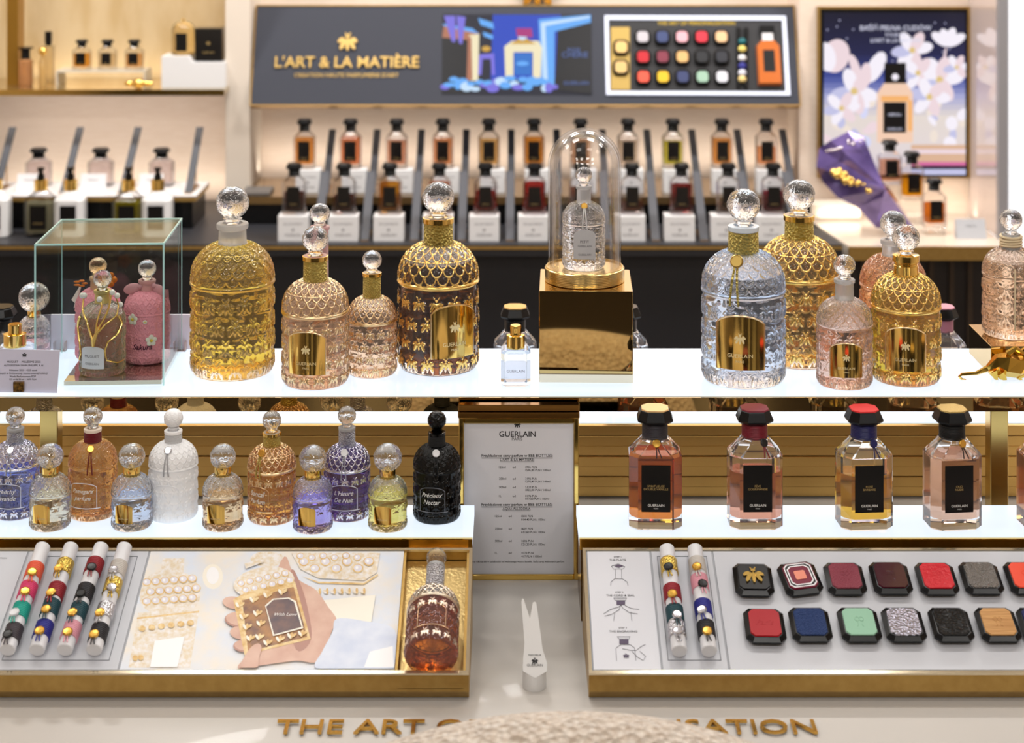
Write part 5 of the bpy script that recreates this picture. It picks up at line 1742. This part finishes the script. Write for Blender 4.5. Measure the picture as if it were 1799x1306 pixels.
mb = MB(); bee_logo(mb, 0, -.0282, h2_ * .55, .010, .0001); write(mb, 'GUERLAIN', 0, -.0283, h2_ * .25, width=w_ * .42, face='y'); mb.build('lettering', GINK, r, smooth=False)
b_ = r.children[-1]; b_.parent = r.children[0]

# ------------------------------------------------------------------ slanting sign under the ceiling of the centre bay
Yb_, Yt_ = 4.75, 4.86
BL, BR, TL, TR = pt(441, 184, Yb_), pt(1405, 184, Yb_), pt(452, 11, Yt_), pt(1394, 11, Yt_)
W_ = (BR.x - BL.x)
Hs = math.hypot(TL.z - BL.z, Yt_ - Yb_)
ta = math.atan2(TL.z - BL.z, Yt_ - Yb_)
sg = root('sign_board', 'long slanting charcoal sign with gold lettering, a screen and a lit plate display', 'sign', ((BL.x + BR.x) / 2, Yb_, BL.z), rot=(ta, 0, 0))


def sp(px, py):
    """point on the sign face in its own plane"""
    d = Vector(((px - CX) / F, 1, -(py - HY) / F)); n_ = Vector((0, -math.sin(ta), math.cos(ta)))
    k = (sg.location - Vector((0, 0, EYE))).dot(n_) / d.dot(n_)
    p_ = Vector((0, 0, EYE)) + d * k - sg.location
    return p_.x, p_.dot(Vector((0, math.cos(ta), math.sin(ta))))


CLOTH = M('charcoal_cloth', (54, 57, 68), .75, bump=('noise', 300, .2, .001))
MB().box(-W_ / 2, W_ / 2, 0, Hs, -.03, 0).build('panel', CLOTH, sg, smooth=False)
e = .0035
MB().box(-W_ / 2 - e, W_ / 2 + e, -e, 0, -.03, .003).box(-W_ / 2 - e, W_ / 2 + e, Hs, Hs + e, -.03, .003).box(-W_ / 2 - e, -W_ / 2, 0, Hs, -.03, .003).box(W_ / 2, W_ / 2 + e, 0, Hs, -.03, .003).build('gold_rim', M('rim_dark_gold', (170, 136, 80), .3, .9), sg, smooth=False)
MB().box(-.3, .3, Hs * .2, Hs * .6, -.20, -.0305).build('wall_bracket', SOFTBLACK, sg, smooth=False)
LG = M('sign_letter_gold', (206, 172, 104), .3, .8)
mb = MB()
a, b2 = sp(483, 119), sp(736, 119)
write(mb, "L'ART & LA MATIÈRE", (a[0] + b2[0]) / 2, a[1], .004, width=b2[0] - a[0], extrude=.04, bold=.012)
a, b2 = sp(517, 136), sp(700, 136)
write(mb, 'CREATION HAUTE PARFUMERIE D\'ART', (a[0] + b2[0]) / 2, a[1], .002, width=b2[0] - a[0], extrude=.03)
a = sp(611, 75); bee_logo(mb, a[0], a[1], .0002, .052, .006, face='z')
mb.build('lettering', LG, sg, smooth=False)


def em(name, col, s=1.0):
    return M('screen_' + name, (4, 4, 6), .3, es=s, ecol=col)


scr = [em('navy', (10, 16, 44), .8), em('blue', (22, 66, 190)), em('sky', (96, 170, 246)), em('ice', (196, 224, 250)), em('deep', (6, 8, 20), .6), em('cream', (240, 228, 190)), em('tan', (176, 112, 84)), em('magenta', (170, 40, 120)), em('gold', (206, 160, 60)), em('azure', (30, 110, 200)), em('violet', (120, 110, 220))]
mb = MB()
ly = [0]


def spoly(mi, pts):
    ly[0] += 1
    mb.mi = mi
    mb.flat([sp(*p_) for p_ in pts], .0012 + .00006 * ly[0])


x0_, x1_, yt_, yb__ = 776, 1039, 26, 166
spoly(0, [(x0_, yb__), (x1_ + 1, yb__ + 1), (x1_, yt_), (x0_ + 2, yt_ - 1)])
spoly(1, [(862, 140), (1000, 140), (985, 26), (866, 26)]); spoly(4, [(777, 165), (824, 165), (822, 70), (777, 62)])
spoly(6, [(777, 66), (838, 72), (842, 58), (780, 42)]); spoly(2, [(778, 42), (830, 50), (842, 60), (780, 46)]); spoly(10, [(780, 28), (800, 28), (800, 74), (794, 74)]); spoly(10, [(802, 28), (818, 30), (812, 78), (806, 76)])
spoly(5, [(824, 62), (842, 60), (840, 142), (826, 142)]); spoly(6, [(822, 64), (828, 66), (830, 140), (820, 142)])
spoly(2, [(840, 32), (866, 40), (868, 52), (844, 44)]); spoly(2, [(848, 56), (866, 62), (866, 70), (850, 64)])
spoly(10, [(842, 96), (868, 94), (870, 132), (864, 132), (862, 104), (848, 104), (846, 132), (840, 132)]); spoly(8, ell(854, 86, 8, 5))
spoly(4, [(974, 160), (1039, 166), (1038, 30), (980, 40)])
spoly(2, [(946, 34), (1038, 26), (1038, 40), (974, 56), (974, 150), (952, 150)]); spoly(3, [(950, 40), (1036, 28), (1036, 32), (958, 46), (962, 140), (954, 140)])
spoly(5, [(886, 82), (900, 72), (946, 72), (952, 84), (950, 142), (936, 142), (936, 92), (902, 92), (902, 142), (888, 142)]); spoly(8, [(896, 78), (918, 64), (942, 78)]); spoly(3, ell(918, 64, 8, 7)); spoly(7, [(906, 50), (934, 50), (936, 66), (908, 64)])
spoly(9, [(904, 94), (934, 94), (934, 132), (904, 132)]); spoly(2, ell(918, 112, 11, 4))
for i in range(26):
    rr_ = random.Random(i)
    spoly(rr_.choice((2, 2, 3, 10)), ell(782 + i * 7.6, 146 + rr_.uniform(-8, 12), rr_.uniform(6, 13), rr_.uniform(4, 9), 0, 10))
spoly(4, [(980, 160), (1038, 166), (1038, 100), (978, 100)])
sc_ = mb.build('screen', scr, sg, smooth=False, recalc=False)
mb = MB()
for txt, px, py, w_ in (('ROSE', 1008, 92, 22), ('GUERLAIN', 1012, 150, 44), ('CHERIE', 1010, 102, 46)):
    a, b2 = sp(px, py), sp(px + w_, py); write(mb, txt, a[0], a[1], .0065, width=b2[0] - a[0])
mb.build('lettering', em('text', (110, 140, 220), .6), sc_, smooth=False)

# lit plate display inside the sign
mb = MB()
corner = [(1062, 28), (1380, 29), (1388, 168), (1065, 167)]
o_, i_ = corner, [(1068.5, 35), (1374, 36), (1380, 162), (1071.5, 161)]
O = [sp(*p_) for p_ in o_]; I = [sp(*p_) for p_ in i_]
mb.loft([[(x, y, .0005) for x, y in O], [(x, y, .006) for x, y in O], [(x, y, .006) for x, y in I], [(x, y, .0005) for x, y in I]], cap=False)
mb.build('lit_border', M('lit_white_border', (190, 195, 210), .4, es=.7, ecol=(222, 228, 250)), sg, smooth=False)
mb = MB(); mb.loft([[(x, y, .0004) for x, y in I], [(x, y, .0014) for x, y in I]])
db = mb.build('display_board', SOFTBLACK, sg, smooth=False)
mb = MB()
a, b2 = sp(1155, 44), sp(1291, 44)
write(mb, 'THE ART OF PERSONALISATION', (a[0] + b2[0]) / 2, a[1], .0018, width=b2[0] - a[0], bold=.01)
mb.build('lettering', M('display_text_gold', (190, 158, 20), .4, es=.15), db, smooth=False)
g_ = [sp(*p_) for p_ in ((1073, 158), (1107, 158), (1106, 48), (1073, 48))]
mb = MB(); mb.loft([[(x, y, .0015) for x, y in g_], [(x, y, .003) for x, y in g_]]); mb.build('gold_strip', M('strip_gold', (178, 150, 86), .35, .7), db, smooth=False)


def mini_plate(px, py, mat, s_=.027):
    a = sp(px, py)
    Mx = Matrix.Translation((a[0], a[1], .0032))
    mb = MB(); mb.M = Mx
    mb.loft([octa(s_ * 1.25, s_ * 1.25, s_ * .25, 0), octa(s_ * 1.35, s_ * 1.35, s_ * .28, .006), octa(s_ * 1.05, s_ * 1.05, s_ * .2, .010)])
    f = mb.build('small_plate', BLACK, db, smooth=False)
    mb = MB(); mb.M = Mx
    mb.loft([octa(s_, s_, s_ * .2, .0095), octa(s_ * .96, s_ * .96, s_ * .2, .0115)])
    mb.build('plate_face', mat, f, smooth=False)


PF = lambda n, c, **k: M('mini_' + n, c, **dict(dict(rough=.4), **k))
cols = [[PF('grey', (186, 182, 190)), PF('denim', (50, 64, 110)), PF('rose', (222, 166, 178)), PF('red', (208, 40, 60)), PF('sand', (226, 184, 140))],
        [PF('scarlet', (184, 20, 36)), PF('plum', (120, 42, 62)), PF('tan', (214, 170, 110)), PF('black', (26, 28, 34)), PF('onyx', (34, 36, 46))],
        [PF('coral', (232, 84, 62)), PF('yellow', (222, 180, 28)), PF('navy', (48, 58, 102)), PF('sage', (150, 184, 164)), PF('silver', (206, 208, 218))]]
for j, row in enumerate(cols):
    for i, m_ in enumerate(row):
        mini_plate(1128.5 + 34.5 * i + j * .7, 67 + 35 * j, m_, .0325)
mini_plate(1091, 85, PF('gold', (214, 176, 116), metal=.6), .034); mini_plate(1090.5, 120, PF('gold_glitter', (206, 172, 116), metal=.6), .034)
for px in (1297, 1310):
    a, b2 = sp(px, 50), sp(px, 156)
    rd_ = MB().tube([(a[0], a[1], .006), (b2[0], b2[1], .006)], .006, 10).build('cord_rod', BLACK, db)
    for k_, (py, c_) in enumerate(((75, (0, 96, 104)), (88, (226, 206, 110)), (104, (216, 216, 220)), (118, (30, 34, 130)), (130, (210, 212, 226)), (141, (222, 196, 130)))):
        if (px == 1297) == (k_ % 2 == 0):
            q_ = sp(1303, py)
            MB().ball((q_[0], q_[1], .012), (.012, .010, .007), 12, 8).build('cord_knot', PF('knot_%d' % k_, c_), rd_)
a = sp(1352, 145)
mb = MB(); mb.M = Matrix.Translation((a[0], a[1] + .0, .002))
hb = sp(1352, 72)[1] - a[1]
wb = sp(1373, 120)[0] - sp(1331, 120)[0]
mb.loft([octa(wb, 0, 0, 0)[:0] or [(-wb / 2, -.01, 0), (wb / 2, -.01, 0), (wb / 2, hb * .86, 0), (wb * .28, hb, 0), (-wb * .28, hb, 0), (-wb / 2, hb * .86, 0)], [(-wb * .46, -.006, .016), (wb * .46, -.006, .016), (wb * .46, hb * .84, .016), (wb * .26, hb * .97, .016), (-wb * .26, hb * .97, .016), (-wb * .46, hb * .84, .016)]])
fb = mb.build('half_flacon', M('display_amber', (196, 106, 48), .15, coat=.4), db, smooth=False)
mb = MB(); mb.M = Matrix.Translation((a[0], a[1], .018)); mb.box(-wb * .24, wb * .24, hb * .22, hb * .74, -.001, .0006); mb.build('label', LABELBLACK, fb, smooth=False)
mb = MB(); mb.M = Matrix.Translation((a[0], a[1], .002)); mb.box(-wb * .22, wb * .22, hb * .97, hb * 1.16, 0, .012); mb.build('cord_wrap', PF('white_cord', (222, 222, 226)), fb, smooth=False)
mb = MB(); mb.M = Matrix.Translation((a[0], a[1], .002)); mb.box(-wb * .3, wb * .3, hb * 1.17, hb * 1.34, 0, .014); mb.build('cap', BLACK, fb, smooth=False)

o = root('wall_bee_ornament', 'gold bee ornament fixed to the wall just above the sign', 'ornament', pt(944, 4, 4.99))
mb = MB(); bee_logo(mb, 0, 0, .03, .10, .008); mb.build('bee_figure', GOLD, o, smooth=False)

# ------------------------------------------------------------------ right bay: poster screen, crystal, flacons
Yp2 = 4.775
Q = [pt(1442, 311, Yp2), pt(1700, 311, Yp2), pt(1442, 16, Yp2)]
ps = root('poster_screen', 'upright advertising screen of white flowers around a perfume bottle', 'screen', ((Q[0].x + Q[1].x) / 2, Yp2, Q[0].z))
w_, h_ = Q[1].x - Q[0].x, Q[2].z - Q[0].z
MB().box(-w_ / 2, w_ / 2, 0, .024, 0, h_).build('bezel', BLACK, ps, smooth=False)
MB().box(-w_ / 2 - .008, w_ / 2 + .008, .004, .0245, -.004, h_ + .006).build('gold_surround', SATIN, ps, smooth=False)
MB().box(-.1, .1, .0246, .0252, .05, .2).build('wall_mount', BLACK, ps, smooth=False)
pm = [em('night', (22, 24, 52), .8), em('dusk', (52, 66, 140), .9), em('petal', (246, 240, 250)), em('petal_blush', (238, 216, 222)), em('petal_shade', (196, 196, 230)), em('meadow', (240, 226, 214)), em('bottle_black', (14, 14, 18), .5), em('bottle_orange', (246, 180, 110)), em('bottle_blush', (244, 206, 180)), em('pink_band', (214, 110, 160)), em('stamen', (224, 196, 130)), em('lilac_mist', (214, 216, 246)), em('floor_stripe', (220, 180, 150))]
mb = MB(); ly = [0]


def qpoly(mi, pts):
    ly[0] += 1; mb.mi = mi
    P_ = [pt(min(max(x, 1447), 1696), min(max(y, 22), 307), Yp2) for x, y in pts]
    mb.add([(p_.x - ps.location.x, -.0006 - .00003 * ly[0], p_.z - ps.location.z) for p_ in P_], [tuple(range(len(P_)))])


def R_(x0, y0_, x1, y1_): return [(x0, y1_), (x1, y1_), (x1, y0_), (x0, y0_)]


stops = [(22, (20, 22, 48)), (90, (32, 36, 78)), (130, (66, 80, 160)), (165, (176, 178, 222)), (200, (240, 228, 220)), (258, (238, 226, 226)), (307, (226, 214, 226))]
for k_ in range(30):
    ya_ = 22 + 285 * k_ / 30
    for (s0, c0_), (s1, c1_) in zip(stops, stops[1:]):
        if s0 <= ya_ <= s1:
            f_ = (ya_ - s0) / (s1 - s0); cc_ = tuple(a_ + (b3 - a_) * f_ for a_, b3 in zip(c0_, c1_))
    pm.append(em('sky_band_%d' % k_, cc_, .9))
    qpoly(len(pm) - 1, R_(1447, ya_, 1696, 307 if k_ == 29 else ya_ + 9.6))
rr_ = random.Random(4)
for i in range(36):
    qpoly(rr_.choice((2, 3, 5, 11, 4)), ell(rr_.uniform(1450, 1694), rr_.uniform(165, 255), rr_.uniform(5, 14), rr_.uniform(5, 12), rr_.uniform(0, 3), 10))
for i in range(22):
    qpoly(4, ell(rr_.uniform(1452, 1690), rr_.uniform(26, 110), 1.4, 1.4, 0, 8))
qpoly(12, R_(1600, 254, 1696, 286)); qpoly(3, R_(1600, 262, 1696, 270)); qpoly(9, R_(1600, 284, 1696, 291)); qpoly(0, R_(1600, 291, 1696, 297)); qpoly(4, R_(1600, 297, 1696, 307))


def flower(cx_, cy_, s_, seed):
    r2 = random.Random(seed)
    for i in range(6):
        a = i * 1.05 + r2.uniform(-.3, .3)
        qpoly((2, 3, 2, 4, 2, 3)[i], ell(cx_ + math.cos(a) * s_ * .55, cy_ + math.sin(a) * s_ * .5, s_ * .55, s_ * .3, a, 16))
    qpoly(10, ell(cx_, cy_, s_ * .16, s_ * .16))


qpoly(3, ell(1468, 98, 24, 30, .3)); qpoly(2, ell(1452, 100, 16, 26, -.2)); qpoly(3, ell(1502, 118, 8, 24, -.35)); qpoly(2, ell(1538, 118, 14, 30, .5)); qpoly(3, ell(1520, 132, 10, 22, .1))
flower(1602, 88, 34, 1)
for a_, l_ in ((-2.5, 26), (-1.9, 22), (-1.2, 24), (-.5, 27)):
    qpoly(2, ell(1664 + math.cos(a_) * l_ * .6, 78 + math.sin(a_) * l_ * .6, l_ * .72, 9, a_, 14))
qpoly(3, [(1655, 106), (1660, 106), (1663, 84), (1660, 84)])
flower(1500, 160, 40, 2); flower(1650, 140, 40, 3); flower(1612, 128, 30, 6); flower(1680, 118, 22, 7); flower(1478, 190, 30, 4); flower(1632, 170, 34, 5)
qpoly(8, R_(1540, 164, 1603, 250)); qpoly(7, R_(1547, 168, 1596, 178)); qpoly(8, [(1540, 164), (1603, 164), (1592, 146), (1552, 146)]); qpoly(6, R_(1553, 110, 1591, 146)); qpoly(2, ell(1572, 135, 6, 6)); qpoly(6, R_(1551, 179, 1591, 233)); qpoly(7, R_(1594, 176, 1602, 230))
im = mb.build('screen_image', pm, ps, smooth=False, recalc=False)
mb = MB()
for txt, px, py, w2 in (('BAŚŃ PEŁNA CUDÓW', 1573, 53, 125), ('KOLEKCJA', 1573, 63, 36), ("L'ART & LA MATIÈRE", 1573, 74, 88), ('GUERLAIN', 1571, 228, 26), ('NÉROLI', 1571, 203, 22)):
    p_ = pt(px, py, Yp2); write(mb, txt, p_.x - ps.location.x, -.0006 - .00003 * (ly[0] + 8), p_.z - ps.location.z, width=w2 / F * Yp2, face='y', bold=.01)
mb.build('lettering', em('caption', (226, 226, 246), .9), im, smooth=False)

Yq0 = 4.40
HQ = .975
ZQ = EYE - HQ
x0_, x1_ = xo(1490, Yq0), 1.281
rc = root('bay_counter', 'dark counter with cream lacquer top below the poster screen', 'counter', (x0_, Yq0, 0))
mb = MB(); mb.prism([(.004, .01), (x1_ - x0_, .01), (x1_ - x0_, .395), (xo(1412, 4.79) - x0_, .395)], ZQ - .03, ZQ)
mb.build('counter_top', M('cream_gloss_top', (226, 212, 196), .12, coat=.4), rc, smooth=False)
MB().box(.002, x1_ - x0_, .0, .0098, ZQ - .034, ZQ + .0005).build('gold_edge', SATIN, rc, smooth=False)
MB().box(.012, x1_ - x0_, .03, .39, 0, ZQ - .034).build('base', M('dark_bronze_panel', (34, 28, 26), .4), rc, smooth=False)
for k_, px in enumerate((1512, 1532, 1560, 1600, 1632, 1668, 1700)):
    MB().box(xo(px, 4.42) - x0_, xo(px + 8, 4.42) - x0_, .016, .0298, 0, ZQ - .034).build('slat', M('bronze_slat', (62, 50, 40), .35, .3), rc, smooth=False)
o = MB().cbox(xo(1402, 4.74), xo(1512, 4.74), 4.735, 4.79, ZQ + .0003, EYE - (357 - HY) / F * 4.74, .004).build('cream_ledge', M('cream_ledge_paint', (236, 222, 204), .4), smooth=False)
tag(o, 'low cream ledge along the foot of the bay wall beside the crystal', 'ledge')

# purple crystal ornament
cz = root('crystal_ornament', 'big faceted purple crystal ornament with gold bees on the cream counter', 'ornament', (xo(1566, 4.56), 4.56, ZQ))


def cp(px, py, dy=0.):
    p_ = pt(px, py, 4.56); return (p_.x - cz.location.x, dy, max(.0003, p_.z - ZQ))


outer = [(1433, 292), (1440, 262), (1458, 246), (1492, 232), (1516, 240), (1530, 270), (1548, 318), (1566, 334), (1584, 366), (1607, 402), (1538, 399), (1508, 366), (1470, 346), (1446, 320)]
hub = (1543, 322)
vs = [cp(*hub, -.085)] + [cp(x, y, -.01 + .02 * (i % 2)) for i, (x, y) in enumerate(outer)] + [cp(1536, 330, .075)]
n = len(outer)
fs = [(0, 1 + i, 1 + (i + 1) % n) for i in range(n)] + [(n + 1, 1 + (i + 1) % n, 1 + i) for i in range(n)]
mb = MB(); mb.add(vs, fs)
cm = M('purple_crystal', (150, 128, 206), .06, trans=.3, metal=.35, coat=1., var=((84, 66, 130), 9, (1, 1, 1)))
mb.build('crystal_body', cm, cz, smooth=False)
mb = MB()
c0, c1 = Vector(cp(1454, 296, -.05)), Vector(cp(1520, 326, -.085))
for i in range(26):
    r2 = random.Random(i + 50); t2 = r2.random()
    p_ = c0.lerp(c1, t2) + Vector((r2.uniform(-1, 1), -abs(r2.uniform(0, .6)), r2.uniform(-1, 1))) * .013 * (1.1 - .8 * t2)
    mb.ball(tuple(p_), r2.uniform(.006, .011) * (1.1 - .6 * t2), 10, 6)
mb.build('gold_bee_trail', GOLD, cz)
mb = MB()
for i in range(12):
    r2 = random.Random(i + 9)
    mb.ball(cp(1450 + i * 5.5 + r2.uniform(-4, 4), 262 - i * 2.2 + r2.uniform(-4, 9), -.03), .0045, 8, 5)
mb.build('rhinestone', M('rhinestone', (236, 232, 236), .05, 1), cz)

ACR = ACRYLIC
for px, py, hgt, liq, lev, cn in ((1563, 322, 245, (244, 186, 150), .074, 'peach'), (1602, 350, 265, (240, 176, 20), .070, 'yellow'), (1641, 398, 312, (206, 120, 30), .066, 'amber')):
    Y = 4.70 if px != 1641 else 4.56
    zb2 = EYE - (py - HY) / F * Y
    if zb2 > ZQ + .01:
        st = root('acrylic_stand', 'clear acrylic block stand lifting the %s flacon beside the crystal' % cn, 'stand', (xo(px, Y), Y, ZQ))
        MB().cbox(-.026, .026, -.022, .024, .0002, zb2 - ZQ - .0004, .001).build('block', ACR, st, smooth=False)
    else:
        zb2 = ZQ + .0003
    flacon('%s flacon of the stepped trio beside the purple crystal' % cn, xo(px, Y), Y, zb2, 40 * Y / F / .0613, ((py - hgt) * Y / F) / .136, liq, lev, rz=.04)
Y = 4.50
cdr = root('price_card', 'small pale grey card leaning on the cream counter by the amber flacon', 'card', (xo(1708, Y), Y, ZQ))
w_ = 52 / F * Y / 2
b_ = MB().loft([[(-w_, 0, .0002), (w_, 0, .0002), (w_, .03, .0002), (-w_, .03, .0002)], [(-w_, .022, .048), (w_, .022, .048), (w_, .025, .048), (-w_, .025, .048)]]).build('card', GREYCARD, cdr, smooth=False)
mb = MB(); write(mb, 'GUERLAIN', 0, .0115, .030, width=w_ * .7, face='y'); mb.build('lettering', GREYINK, b_, smooth=False)
